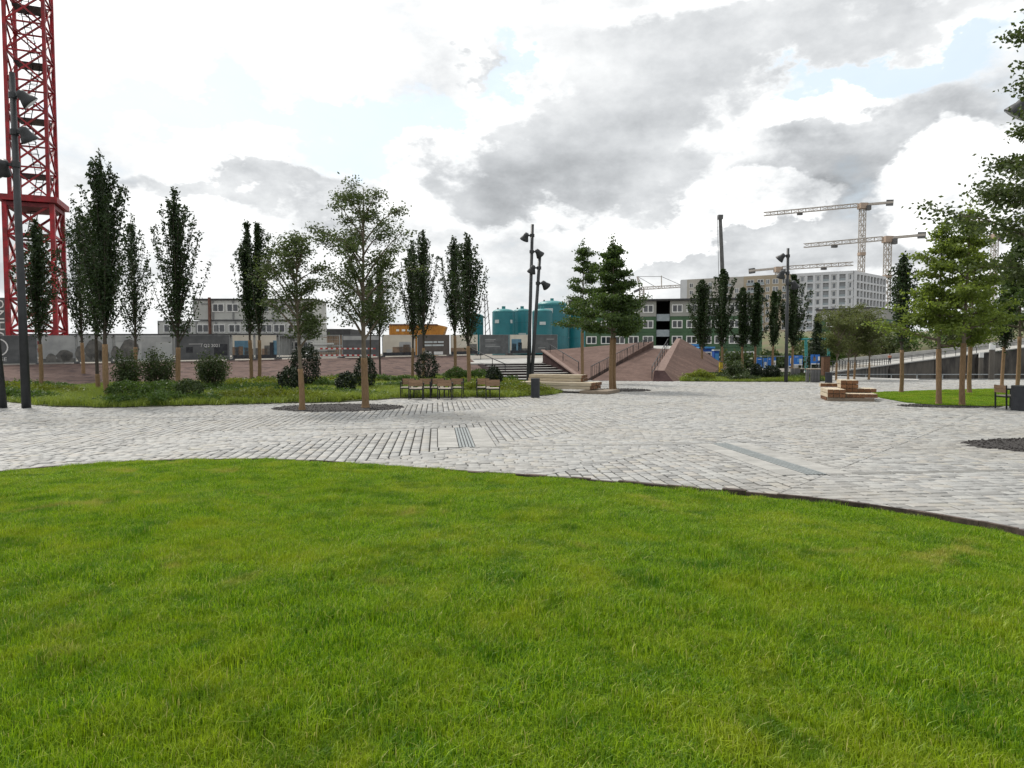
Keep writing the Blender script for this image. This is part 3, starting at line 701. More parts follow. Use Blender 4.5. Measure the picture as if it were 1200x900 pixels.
o = scatter('small_lawn_grass', np.column_stack([x, y, np.full(len(x), .035)]), rng.uniform(0, 6.28, len(x)), rng.uniform(1, 1.3, len(x)), rng.uniform(.8, 1.2, len(x)), protos[:3], 'lawn_blade')
tag(o, 'short green grass of the small lawn under the trees at right', 'grass')
# edging stones along the lawn
t = thing('lawn_edging', 'low dark brown edging strip between foreground lawn and paving', 'edging')
acc = 0; le = lawn_edge; me = MB().box((0, 0, 0), (1, .06, .11)).mesh('edging_stone', 'edging')
pts = [Vector(p) for p in le]; s_len = [0]
for a, b in zip(pts, pts[1:]): s_len.append(s_len[-1] + (b - a).length)
def along(s):
    for i in range(len(pts) - 1):
        if s_len[i + 1] >= s: u = (s - s_len[i]) / (s_len[i + 1] - s_len[i]); return pts[i].lerp(pts[i + 1], u)
    return pts[-1]
s = 0
while s < s_len[-1] - .4:
    L = random.uniform(.28, .42); a, b = along(s), along(s + L); m_ = (a + b) / 2; d = b - a
    put('edging_stone', me, t, (m_.x, m_.y, (-.012 + .036 * min(1, max(0, (m_.x + .5) / 3.5))) + random.gauss(0, .005)), (random.gauss(0, .05), 0, math.atan2(d.y, d.x) + random.gauss(0, .02)), (d.length - .004, random.uniform(.9, 1.2), random.uniform(.85, 1.1))); s += L

# ------------------------------------------------------------------ planted beds
mb = MB(); mb.prism([(a, b) for a, b in BED], -.02, .05); struct('planting_bed_left', mb, 'bed_soil')
mb = MB(); mb.prism([(a, b) for a, b in BED2], -.02, .05); struct('planting_bed_right', mb, 'bed_soil')
bp = [blade_patch('bed_tuft', 150, .34, .10, .34, .014, .6, 'bed_grass_blade', 60 + i) for i in range(4)]
def cover(poly, name, step, lab, hmin, hmax, edge=.15):
    X = [p[0] for p in poly]; Y = [p[1] for p in poly]
    xs, ys = np.meshgrid(np.arange(min(X), max(X), step), np.arange(min(Y), max(Y), step)); x = xs.ravel() + rng.normal(0, step * .3, xs.size); y = ys.ravel() + rng.normal(0, step * .3, xs.size)
    k = in_poly(x, y, poly) & (seg_dist(x, y, poly, True) > edge) & (np.abs(x) < .8 * y + 2); x, y = x[k], y[k]
    nz = .5 + .5 * np.sin(x * .8 + 2 * np.sin(y * .5)) * np.cos(y * .7)
    o = scatter(name, np.column_stack([x, y, np.full(len(x), .05)]), rng.uniform(0, 6.28, len(x)), rng.uniform(.8, 1.3, len(x)), hmin + (hmax - hmin) * nz * rng.uniform(.6, 1, len(x)), bp, 'bed_grass_blade')
    tag(o, lab, 'grass')
cover(BED, 'bed_grass', .36, 'loose green ornamental grass covering the long planted bed', .6, 1.25)
cover(BED2, 'low_bed_grass', .40, 'green ground cover of the small bed right of the brick wedge', .5, 1.3)

# broad-leaved ground cover growing between the grasses
def leaf_clump(name, n, rad, h, m, seed):
    r = np.random.default_rng(seed); d = r.normal(size=(n, 3)); d /= np.linalg.norm(d, axis=1, keepdims=True); d[:, 2] = np.abs(d[:, 2]); C = d * r.uniform(.5, 1, (n, 1)) * np.array([rad, rad, h])
    L = r.uniform(.06, .13, n)[:, None]; t = r.normal(size=(n, 3)); t /= np.linalg.norm(t, axis=1, keepdims=True); q = np.cross(t, r.normal(size=(n, 3))); q /= np.linalg.norm(q, axis=1, keepdims=True)
    V = np.stack([C, C + t * L * .5 + q * L * .3, C + t * L, C + t * L * .5 - q * L * .3], 1).reshape(-1, 3)
    return bpy.data.objects.new(name, np_mesh(name, V, np.arange(n * 4).reshape(-1, 4), m))
for poly, nm, lab, seed, mt, thr in ((BED, 'leafy_ground_cover', 'dark green leafy ground cover in patches of the long planted bed', 1, 'leaf_hedge', .55), (BED, 'pale_ground_cover', 'yellow-green leafy ground cover in patches of the long planted bed', 4, 'leaf_yellow', .68), (BED2, 'brownish_ground_cover', 'dark leafy ground cover of the small bed at the wedge', 2, 'leaf_shrub', .45)):
    X = [p[0] for p in poly]; Y = [p[1] for p in poly]; r = np.random.default_rng(seed)
    x = r.uniform(min(X), max(X), 5200); y = r.uniform(min(Y), max(Y), 5200); nz = .5 + .25 * np.sin(x * .55 + seed * 2 + 1.5 * np.sin(y * .4)) + .25 * np.cos(y * .9 + x * .3 + seed)
    k = in_poly(x, y, poly) & (seg_dist(x, y, poly, True) > .35) & (nz > thr) & (np.abs(x) < .8 * y + 2); x, y, nz = x[k], y[k], nz[k]
    o = scatter(nm, np.column_stack([x, y, np.full(len(x), .05)]), r.uniform(0, 6.28, len(x)), r.uniform(.7, 1.3, len(x)), .55 + .8 * (nz - thr) / (1 - thr), [leaf_clump('clump', 130, .32, .38, mt, 80 + i) for i in range(3)], mt)
    tag(o, lab, 'ground cover')

# ------------------------------------------------------------------ brick bank, stairs, wedges, ramp
def fence_at(t):   # line of the site fence on top of the bank
    return Vector((-34.5 + 34.5 * t, 46 + 23 * t, 1.05 + .68 * t))
def fence_px(px):
    k = (px - 600) / 800; t = (34.5 + k * 46) / (34.5 - k * 23); return t
bot = [G(*p) for p in [(-140, 460), (-60, 458.2), (0, 456.4), (200, 452.4), (370, 447.4), (520, 443.9), (577, 443.2)]]
tt = [-.34, -.12, 0, .25, .48, .72, fence_px(547)]
mb = MB(); vs = []; fs = []
N = len(bot)
for b, t in zip(bot, tt):
    f = fence_at(t); f = f + Vector((0, -.35, 0)); vs += [(b.x, b.y, -.02), tuple(b.lerp(f, .5) + Vector((0, 0, .06))), tuple(f), (f.x, f.y + .3, -.05)]
for i in range(N - 1):
    for k in range(3): fs.append((i * 4 + k, (i + 1) * 4 + k, (i + 1) * 4 + k + 1, i * 4 + k + 1))
fs += [(0, 1, 2, 3), (4 * N - 1, 4 * N - 2, 4 * N - 3, 4 * N - 4)]
mb.add(vs, fs); o = mb.build('brick_bank', 'brick_bank', uv=True); tag(o, 'long mauve brick bank sloping up to the site fence behind the planted bed', 'embankment')
mb = MB(); vs = []; ts = [-.42, -.2, 0, .25, .5, .75, 1.0, 1.3]
for t in ts: f = fence_at(t); vs += [(f.x, f.y - .15, f.z - .02), (f.x * 1.5, 150, 1.7)]
mb.add(vs, [(2 * i, 2 * i + 2, 2 * i + 3, 2 * i + 1) for i in range(len(ts) - 1)]); struct('building_site_ground', mb, 'ground_dust')

t = thing('brick_stairs', 'broad flight of dark steps with pale treads beside the brick wedge', 'stairs')
NS = 7
def stp(k):
    a = k / NS; z = .14 * k
    yl, yr = 45.5 + 1.75 * k, 46.0 + 2.15 * k
    xl = (594 + (564 - 594) * a - 600) / 800 * yl; xr = (686 + (632 - 686) * a - 600) / 800 * yr
    return Vector((xl, yl, 0)), Vector((xr, yr, 0))
for k in range(NS):
    (a, b), (c, d) = stp(k), stp(k + 1); z = .14 * (k + 1)
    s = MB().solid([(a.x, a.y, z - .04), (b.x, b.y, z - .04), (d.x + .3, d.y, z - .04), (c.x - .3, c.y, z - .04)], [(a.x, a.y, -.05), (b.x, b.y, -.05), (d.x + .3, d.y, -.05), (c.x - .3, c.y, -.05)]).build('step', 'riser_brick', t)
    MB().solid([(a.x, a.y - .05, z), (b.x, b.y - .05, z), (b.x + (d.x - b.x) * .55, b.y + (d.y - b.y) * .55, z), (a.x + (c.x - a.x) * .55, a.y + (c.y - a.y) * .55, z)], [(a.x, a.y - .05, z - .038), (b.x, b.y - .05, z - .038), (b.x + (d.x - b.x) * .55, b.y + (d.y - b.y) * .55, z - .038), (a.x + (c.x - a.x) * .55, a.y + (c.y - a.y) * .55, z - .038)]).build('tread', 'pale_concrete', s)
a, b = stp(NS); p1, p2 = P(556, 420.5, 67), P(640, 419, 69)
mb = MB().solid([(a.x - 1.2, a.y, .99), (b.x + .2, b.y, .99), tuple(p2), tuple(p1)], [(a.x - 1.2, a.y, .5), (b.x + .2, b.y, .5), (p2.x, p2.y, .5), (p1.x, p1.y, .5)]); mb.build('landing', 'pale_concrete', t)

def railing(name, label, path, h, m='black_metal', picket=0.0, post=2.0, lean=0.0, rails=(1.0,), w=.05):
    t = thing(name, label, 'railing', path[0])
    o = Vector(path[0]); up = Vector((0, 0, h))
    for rr in rails:
        for a, b in zip(path, path[1:]): MB().bar(Vector(a) - o + up * rr, Vector(b) - o + up * rr, w, w).build('rail', m, t)
    for a, b in zip(path, path[1:]):
        a, b = Vector(a) - o, Vector(b) - o; L = (b - a).length; n = max(1, round(L / post))
        for k in range(n + 1): q = a.lerp(b, k / n); MB().bar(q, q + up, w, w).build('post', m, t)
        if picket:
            n = round(L / picket); mb = MB().bar((0, 0, 0), up + (b - a).normalized() * lean, w * .6, w * .6); me = mb.mesh('picket', m)
            for k in range(n): put('picket', me, t, a.lerp(b, (k + .5) / n))
    return t

FL, FR, NN = P(636, 411, 61), P(766, 400, 63), G(685, 446.6)
w = thing('brick_wedge', 'low mauve brick wedge between the stairs and the ramp', 'wall', NN)
rel = lambda p: Vector(p) - NN
f3 = [rel(FL), rel(NN + Vector((0, 0, .02))), rel(FR)]; g3 = [Vector((p.x, p.y, -.05)) for p in f3]
MB().add(f3, [(0, 1, 2)]).build('sloping_face', 'brick_wedge', w, uv=True)
MB().add([f3[0], g3[0], g3[1], f3[1]], [(0, 1, 2, 3)]).build('side_wall', 'brick_shaded', w, uv=True)
MB().add([f3[1], g3[1], g3[2], f3[2]], [(0, 1, 2, 3)]).build('side_wall', 'brick_wedge', w, uv=True)
MB().add([f3[2], g3[2], g3[0], f3[0]], [(0, 1, 2, 3)]).build('back_wall', 'brick_wedge', w, uv=True)
MB().bar(rel(FL) + Vector((0, 0, .05)), rel(NN) + Vector((0, 0, .06)), .32, .1).build('coping', 'brick_cap', w)

rbl, rbr, rtr, rtl = G(693, 446.4), G(767, 447.0), P(784, 409, 62), P(760, 408, 62)
w = thing('brick_ramp', 'brick paved ramp rising between the two brick wedges', 'ramp', rbl)
q = [Vector(p) - rbl for p in (rbl, rbr, rtr, rtl)]
MB().solid([q[0] + Vector((0, 0, .03)), q[1] + Vector((0, 0, .03)), q[2], q[3]], [Vector((p.x, p.y, -.05)) for p in q]).build('ramp_surface', 'brick_wedge', w, uv=True)
q2 = [P(760, 408, 62), P(784, 409, 62), P(787, 405.5, 70), P(752, 405, 70)]
MB().solid([p - rbl for p in q2], [Vector((p.x - rbl.x, p.y - rbl.y, 0)) for p in q2]).build('ramp_landing', 'pale_concrete', w)
railing('ramp_railing', 'black picket handrail along the left side of the brick ramp', [rbl + Vector((0, .2, .03)), rtl + Vector((0, 0, .02))], .95, picket=.5, lean=.12, w=.04)

a, b, c, d = P(767, 434, 46.2), P(778.5, 434.3, 46.3), P(797.5, 396.5, 63), P(793, 396.5, 63)
a0, b0, cx, d0 = G(765, 447.2), G(789.5, 447.4), G(862, 441), Vector((d.x, d.y, -.05))
w = thing('brick_pyramid_wall', 'tall pointed mauve brick wedge with pale coping right of the ramp', 'wall', a0)
r_ = lambda p: Vector(p) - a0 + Vector((0, 0, -.02 if p is a0 or p is b0 or p is cx else 0))
c0_ = Vector((c.x + 6.0, 63.5, -.05))
MB().add([r_(a), r_(b), r_(c), r_(d)], [(0, 1, 2, 3)]).build('coping', 'brick_cap', w)
MB().add([r_(a0), r_(b0), r_(b), r_(a)], [(0, 1, 2, 3)]).build('front_face', 'brick_shaded', w, uv=True)
MB().add([r_(b0), r_(cx), r_(c), r_(b)], [(0, 1, 2), (0, 2, 3)]).build('outer_face', 'brick_wedge', w, uv=True)
MB().add([r_(a0), r_(a), r_(d), r_(d0)], [(0, 1, 2, 3)]).build('inner_face', 'brick_wedge', w, uv=True)
MB().add([r_(cx), r_(c0_), r_(d0), r_(d), r_(c)], [(0, 1, 4), (1, 2, 3, 4)]).build('back_face', 'brick_wedge', w, uv=True)
railing('wedge_handrail', 'black double handrail on the ramp side of the pointed wedge', [rbr + Vector((-.05, .6, .05)), rtr + Vector((-.1, 0, .02))], .9, rails=(1.0, .55), post=2.4, w=.04)
railing('stair_handrail', 'thin black handrail down the left side of the stairs', [P(552, 415.2, 62), P(577, 428.5, 52), P(592, 436, 46.5)], .55, post=6, rails=(1.0,))
railing('stair_wall_handrail', 'thin black handrail on top of the wall right of the stairs', [FL + Vector((.6, -1.2, -.2)), NN.lerp(FL, .25) + Vector((.5, 0, .0))], .7, post=5)

# ------------------------------------------------------------------ quay ramp at right, basin wall
t = thing('quay_ramp', 'pale promenade rising to the right above a stained concrete basin wall', 'ramp', rA)
path = [rA, rB, rC, rD, rE]; off = [Vector((1.5, 9, 0)), Vector((-2, 11, 0)), Vector((-3, 9, 0)), Vector((0, 9, 0)), Vector((0, 9, 0))]
mb = MB(); mw = MB(); mp = MB()
for i in range(4):
    p, q = path[i], path[i + 1]; p2, q2 = p + off[i], q + off[i + 1]
    o = rA
    MB().add([p - o, q - o, q2 - o, p2 - o], [(0, 1, 2, 3)]).build('deck', 'pale_concrete', t)
    L = (q - p).length; n = max(2, int(L / 9))
    for k in range(n):
        u, v = p.lerp(q, k / n + .004), p.lerp(q, (k + 1) / n - .004)
        wl = lambda x, dz: Vector((x.x - o.x, x.y - o.y - .02, dz if dz < -1 else x.z - o.z + dz))
        MB().solid([wl(u, -.05), wl(v, -.05), wl(v, -.05) + Vector((0, .5, 0)), wl(u, -.05) + Vector((0, .5, 0))], [wl(u, -6), wl(v, -6), wl(v, -6) + Vector((0, .5, 0)), wl(u, -6) + Vector((0, .5, 0))]).build('wall_panel', 'dark_wall_concrete', t)
        if i >= 2 and k % 2 == 0:
            MB().box((u.x - o.x, u.y - o.y - .45, (u.z - 6) / 2 - .3), (.9, .8, u.z + 5.4)).build('buttress', 'dark_wall_concrete', t)
    MB().bar(p - o + Vector((0, -.1, .04)), q - o + Vector((0, -.1, .04)), .35, .16).build('kerb', 'pale_concrete', t)
    MB().solid([p2 - o + Vector((0, 0, 1.0)), q2 - o + Vector((0, 0, 1.0)), q2 - o + Vector((0, .4, 1.0)), p2 - o + Vector((0, .4, 1.0))], [p2 - o + Vector((0, 0, -1)), q2 - o + Vector((0, 0, -1)), q2 - o + Vector((0, .4, -1)), p2 - o + Vector((0, .4, -1))]).build('parapet', 'pale_concrete', t)
railing('quay_railing', 'long dark railing along the rising promenade at right', [p + Vector((0, .15, .1)) for p in (rA, rB, rC, rD, rE)], 1.0, picket=0, post=2.6, rails=(1.0, .5), w=.06)
for px, py, Y, lab in ((1163, 402, 62, 'tall dark mooring pile with white cap in the basin'), (1150, 413, 80, 'shorter mooring pile behind the white-capped one')):
    top = P(px, py, Y); t = thing('mooring_pile', lab, 'pile', (top.x, top.y, -6))
    MB().tube([(0, 0, 0), (0, 0, top.z + 5.4)], .24, 10).build('pile', 'dark_wall_concrete', t); MB().tube([(0, 0, top.z + 5.4), (0, 0, top.z + 6)], .26, 10).build('cap', 'white_frame', t)
t = thing('pontoon', 'dark floating pontoon with rails lying in the basin below the quay wall', 'pontoon', (40, 72, -3.4))
MB().box((0, 0, 1.0), (34, 5, 2.2)).build('hull', 'crane_dark', t)
for z in (2.6, 3.1): MB().bar((-17, -2.4, z), (17, -2.4, z), .08).build('rail', 'galv', t)
for k in range(14): MB().bar((-17 + k * 34 / 13, -2.4, 2.1), (-17 + k * 34 / 13, -2.4, 3.1), .08).build('post', 'galv', t)
# hill behind the promenade
mb = MB(); vs = []; nx, ny = 40, 8
for j in range(ny):
    for i in range(nx):
        x = 30 + i * 4.5; y = 131 + j * 6; h = 7.5 * (1 - math.exp(-j * .45)) * min(1, max(0, (x - 36) / 22)) + .5 * math.sin(i * 1.7 + j) ; vs.append((x, y, -.2 + max(0, h) + (1.2 if i > 20 else 0) * j / 4))
mb.add(vs, [(j * nx + i, j * nx + i + 1, (j + 1) * nx + i + 1, (j + 1) * nx + i) for j in range(ny - 1) for i in range(nx - 1)]); struct('hill', mb, 'hill_scrub', smooth=True)

# ------------------------------------------------------------------ site fence with banners
def fence_panel(x0, x1, kind, label, extra=None, h=2.0):
    A, B = fence_at(fence_px(x0)), fence_at(fence_px(x1)); d = B - A; L = math.hypot(d.x, d.y); rz = math.atan2(d.y, d.x)
    t = thing('site_fence_panel', label, 'fence', A, rz, 'site fence panels on top of the bank')
    sl = d.z / L
    F = lambda u, v: Vector((u, 0, v + u * sl))
    for u in (.05, L - .05): MB().bar(F(u, -.05), F(u, h), .07).build('post', 'galv', t); MB().box((u, 0, .05 + u * sl), (.2, .7, .14)).build('foot', 'crane_dark', t)
    for v in (.12, h - .03): MB().bar(F(.05, v), F(L - .05, v), .05).build('rail', 'galv', t)
    def plate(name, u0, u1, v0, v1, m, proud=.06):
        return MB().solid([(u0, -proud, v0 + u0 * sl), (u1, -proud, v0 + u1 * sl), (u1, -proud, v1 + u1 * sl), (u0, -proud, v1 + u0 * sl)], [(u0, -proud + .012, v0 + u0 * sl), (u1, -proud + .012, v0 + u1 * sl), (u1, -proud + .012, v1 + u1 * sl), (u0, -proud + .012, v1 + u0 * sl)]).build(name, m, t)
    if kind == 'mesh':
        mb = MB()
        for k in range(int(L / .22)): mb.bar(F(k * .22, .1), F(k * .22, h), .012)
        for k in range(7): mb.bar(F(0, .2 + k * .28), F(L, .2 + k * .28), .012)
        o = mb.build('wire_mesh', 'galv', t); o['kind'] = 'stuff'
    else: plate('banner', .06, L - .06, .1, h - .02, kind)
    if extra: extra(t, L, plate, sl, h)
    return t
def letters(t, body, size, u, v, m='print_white', proud=.08, rot=0):
    o = put('lettering', text_mesh(body, size, m), t, (u, -proud, v)); o.rotation_euler = (R(90), rot, 0); return o
def trees_print(t, L, plate, sl, h):
    for u, w, v1, m in ((.4, .5, .62, 'print_grey'), (1.0, .9, .85, 'print_grey'), (2.1, .5, 1.1, 'print_grey'), (2.7, 1.1, 1.55, 'print_grey'), (L - .9, .6, .75, 'print_grey')):
        mb = MB(); n = 12; cx, cz = u + w / 2, v1 * .55 + .1
        ring = [(cx + math.cos(2 * math.pi * k / n) * w * .55 * (1 + .12 * math.sin(k * 2.3)), -.075, cz + math.sin(2 * math.pi * k / n) * v1 * .5 + sl * u) for k in range(n)]
        mb.solid(ring, [(p[0], p[1] + .01, p[2]) for p in ring]); mb.build('printed_tree', m, t)
    plate('printed_street', .08, L - .08, .12, .38, 'print_grey', .072)
def q2(t, L, plate, sl, h):
    letters(t, '/ Q2 2021', .34, L * .64, 1.18 + sl * L * .6); plate('printed_line', L * .25, L * .5, 1.3, 1.33, 'print_white', .075)
    plate('printed_block', L * .2, L * .32, .65, 1.1, 'print_dark', .07); plate('printed_block', L * .7, L * .95, .4, 1.3, 'print_dark', .07)
def skyline(big):
    def f(t, L, plate, sl, h):
        plate('printed_ground', .07, L - .07, .12, .42, 'print_dark', .072)
        for u, w, v, m in big: plate('printed_house', L * u, L * (u + w), .4, .4 + v, m, .075)
    return f
def twolines(a, b, fr):
    def f(t, L, plate, sl, h):
        [plate('printed_word', L * u, L * (u + w), v + .02, v + .17, 'label_plate', .075) for v, ws in ((1.22, a), (.92, b)) for u, w in ws]
        if fr:
            plate('printed_white_field', L * .16, L * .42, .14, .42, 'print_white', .075); plate('printed_white_field', L * .5, L * .78, .14, .42, 'print_white', .075)
    return f
def big_o(t, L, plate, sl, h):
    n = 20; mb = MB(); cx, cz, r0, r1 = L - 2.25, 1.2, .62, .54
    A_ = [(cx + r0 * math.cos(2 * math.pi * k / n), -.08, cz + r0 * math.sin(2 * math.pi * k / n)) for k in range(n)]; B_ = [(cx + r1 * math.cos(2 * math.pi * k / n), -.08, cz + r1 * math.sin(2 * math.pi * k / n)) for k in range(n)]
    mb.add(A_ + B_, [(k, (k + 1) % n, n + (k + 1) % n, n + k) for k in range(n)]); mb.build('printed_ring', 'print_white', t)
    letters(t, 'GE', .36, L - 1.95, .38)
lines = lambda rows: (lambda t, L, plate, sl, h: [plate('printed_line', L * u, L * (u + w), v + sl * 0, v + .05, 'banner_pale', .072) for u, w, v in rows])
fence_panel(-60, -2, 'banner_dark', 'dark banner panel cut by the left picture edge, left of the ring sign')
fence_panel(0, 45, 'banner_dark', 'dark banner panel with white ring and letters GE behind the left lamp post', big_o)
fence_panel(47, 90, 'banner_pale', 'pale grey banner panel with printed tree shapes under the red crane', trees_print)
fence_panel(91, 133, 'banner_pale', 'pale grey banner panel with printed trees behind the tallest columnar tree', trees_print)
fence_panel(135, 203, 'banner_white', 'blank whitish banner panel above the big leafy shrubs', lambda t, L, plate, sl, h: (plate('printed_shade', .1, L - .1, 1.5, 1.9, 'banner_pale', .072), plate('printed_shade', L * .45, L * .7, .3, 1.5, 'banner_pale', .074)))
fence_panel(205, 270, 'banner_dark', 'dark grey banner panel reading Q2 2021 before the container office', q2)
fence_panel(272, 298, 'banner_cream', 'cream banner panel printed with a blue tower block', skyline([(.12, .7, 1.15, 'print_blue'), (.02, .3, .65, 'print_brown'), (.75, .2, .5, 'print_brown'), (.3, .2, .7, 'print_brown'), (.55, .25, .6, 'print_grey')]))
fence_panel(299, 325, 'banner_cream', 'cream banner panel printed with grey houses rising to the right', skyline([(.02, .12, .55, 'print_grey'), (.3, .25, .5, 'print_brown'), (.42, .25, .75, 'print_grey'), (.66, .2, 1.0, 'print_dark'), (.82, .16, 1.15, 'print_blue')]))
fence_panel(327, 362, 'mesh', 'open wire fence panel before the end of the container office')
fence_panel(363, 399, 'mesh', 'open wire fence panel right of the smaller feathery tree')
fence_panel(401, 446, 'banner_dark', 'plain dark grey banner panel behind the tall feathery tree', lambda t, L, plate, sl, h: (plate('printed_shade', .1, L - .1, 1.55, 1.9, 'banner_pale', .072)))
fence_panel(448, 487, 'banner_cream', 'cream and brown printed banner panel below the orange container', skyline([(.3, .55, .5, 'print_brown'), (.5, .35, .95, 'banner_pale'), (.12, .15, .3, 'banner_white'), (.62, .2, .7, 'print_brown')]))
fence_panel(489, 527, 'banner_brown', 'brown banner panel with two lines of small white print behind the chairs', twolines(((.16, .30), (.485, .11), (.62, .18)), ((.16, .27), (.455, .345)), True))
fence_panel(528, 560, 'banner_cream', 'cream banner panel with brown foreground left of the stairs', skyline([(.0, .9, .35, 'print_brown'), (.6, .35, .7, 'print_grey')]))
fence_panel(562, 596, 'banner_dark', 'dark banner panel with small faint print lines below the left tank', lines([(.18, .35, 1.5), (.18, .3, 1.35), (.18, .35, .95), (.18, .5, .8)]))
fence_panel(597, 622, 'banner_cream', 'printed skyline banner panel behind the lamp masts', skyline([(.08, .45, 1.15, 'print_blue'), (.1, .2, .7, 'print_dark'), (.38, .18, .8, 'print_dark'), (.85, .12, .9, 'print_dark'), (.55, .3, .2, 'print_grey')]))
fence_panel(624, 653, 'banner_dark', 'dark banner panel at the right end of the fence above the stairs', lines([(.55, .3, 1.5), (.2, .3, .6)]))
for y_, m_lab in ((408.5, 'upper red and white barrier tape across the open fence'), (416.3, 'lower red and white barrier tape across the open fence')):
    t = thing('barrier_tape', m_lab, 'tape', P(372, y_, 56.5)); o0 = P(372, y_, 56.5); n = 22
    for k in range(n):
        p, q = P(372 + k * 68 / n, y_, 56.5 + k * 3.0 / n) - o0, P(372 + (k + 1) * 68 / n, y_, 56.5 + (k + 1) * 3.0 / n) - o0
        MB().bar(p, q, .012, .12).build('stripe', 'tape_red' if (k // 1) % 2 else 'tape_white', t)

# ------------------------------------------------------------------ window helper
def shared(name, mb, m): return mb.mesh(name, m)
_wc = {}
def window(parent, loc, rz, w, h, panes=2, frame='white_frame', glass='window_glass', fw=.09, proud=.05):
    key = (w, h, panes, frame, glass, fw)
    if key not in _wc:
        f = MB(); f.box((0, 0, h / 2 - fw / 2), (w, proud * 2, fw)).box((0, 0, -h / 2 + fw / 2), (w, proud * 2, fw))
        for s in (-1, 1): f.box((s * (w / 2 - fw / 2), 0, 0), (fw, proud * 2, h - 2 * fw))
        for k in range(1, panes): f.box((-w / 2 + k * w / panes, 0, 0), (fw, proud * 2, h - 2 * fw))
        pw = (w - fw) / panes - fw * .2
        _wc[key] = (f.mesh('window', frame), MB().box((0, 0, 0), (pw, proud * .8, h - fw * 1.4)).mesh('pane', glass), pw)
    fm, pmh, pw = _wc[key]
    o = put('window', fm, parent, loc, (0, 0, rz))
    for k in range(panes): put('pane', pmh, o, (-w / 2 + fw / 2 + (k + .5) * (w - fw) / panes, .012, 0))
    return o

# container office behind the fence
Y = 84; s = Y / 800; X = lambda px: (px - 600) * s; Z = lambda py: EYE + (414 - py) * s
t = thing('container_office', 'grey three storey stack of office containers behind the fence', 'building', (X(186), Y, 1.5)); ox, oz = X(186), 1.5
rows = [(186, 368, 412, 394.5), (186, 368, 394, 376), (228, 368, 375.4, 351.5)]
for x0, x1, yb, yt in rows:
    n = round((x1 - x0) / 23.0)
    for k in range(n):
        a, b = X(x0 + (x1 - x0) * k / n) - ox, X(x0 + (x1 - x0) * (k + 1) / n) - ox; zb, zt = Z(yb) - oz, Z(yt) - oz
        c = MB().box(((a + b) / 2, 3, (zb + zt) / 2), (b - a - .03, 6, zt - zb - .04)).build('container', 'container_grey', t)
        for zz in (zb + .07, zt - .07): MB().box(((a + b) / 2, -.02, zz), (b - a - .03, .08, .12)).build('container_rail', 'container_trim', c)
        for uu in (a + .06, b - .06): MB().box((uu, -.02, (zb + zt) / 2), (.1, .08, zt - zb - .3)).build('corner_post', 'container_trim', c)
MB().box(((X(228) + X(368)) / 2 - ox, 3, Z(351) - oz), (X(368) - X(228) + .4, 6.4, .14)).build('roof', 'roof_dark', t)
for px, py in [(257, 361), (274, 361), (292, 361), (310, 361), (328, 361), (346, 361), (362, 361), (200, 385), (219, 385), (239, 385), (258, 385), (276, 385), (295, 385), (313, 385), (328, 385), (345, 385), (361, 385), (345, 405), (328, 405), (361, 405)]:
    window(t, (X(px) - ox, -.03, Z(py) - oz), 0, 1.45, 1.0)
for px in (236, 240): MB().box((X(px + 3) - ox, -.04, Z(356.5) - oz), (.35, .06, .16)).build('vent', 'container_trim', t)
MB().bar((X(247.6) - ox, -.15, Z(392) - oz), (X(247.6) - ox, -.15, Z(349) - oz), .3, .25).build('downpipe', 'rust_pipe', t)
for px in (330, 352): MB().bar((X(px) - ox, 2, Z(351) - oz), (X(px) - ox, 2, Z(342) - oz), .05).build('aerial', 'galv', t)
t = thing('low_shed', 'long low dark flat-roofed shed seen over the fence under the red crane', 'building', (-52, 78, 1.6))
MB().box((8, 4, 1.1), (34, 8, 2.2)).build('wall', 'container_trim', t); MB().box((8, 4, 2.32), (35, 8.6, .28)).build('roof', 'roof_dark', t)
t = thing('low_hall', 'low hall with dark roof and brown wall seen through the open fence', 'building', P(369, 418, 100))
MB().box((2.4, 3, 1.6), (5.4, 6, 3.2)).build('wall', 'print_brown', t); MB().box((2.4, 3, 3.6), (5.8, 6.6, .9)).build('roof', 'roof_dark', t)
t = thing('material_heap', 'pile of pale boards and pipes behind the open fence panel', 'pile', P(384, 418, 70))
for k in range(7): MB().box((random.uniform(-1.2, 1.4), random.uniform(0, 2), .14 + k * .2), (random.uniform(1.6, 3), .5, .16), random.uniform(-.3, .3)).build('board', ('banner_white', 'timber_grey', 'container_trim')[k % 3], t)

# vertical sign at the left edge
t = thing('tower_sign', 'tall black sign with vertical white letters at the left picture edge', 'sign', (P(-8, 392, 56).x, 56, 1.2)); top = P(0, 349, 56).z - 1.2
MB().box((.1, 0, top / 2), (2.5, .3, top)).build('panel', 'banner_dark', t)
o = put('lettering', text_mesh('OHNU', 1.18, 'print_white'), t, (.72, -.17, top - 1.9)); o.rotation_euler = (R(90), R(-90), 0)

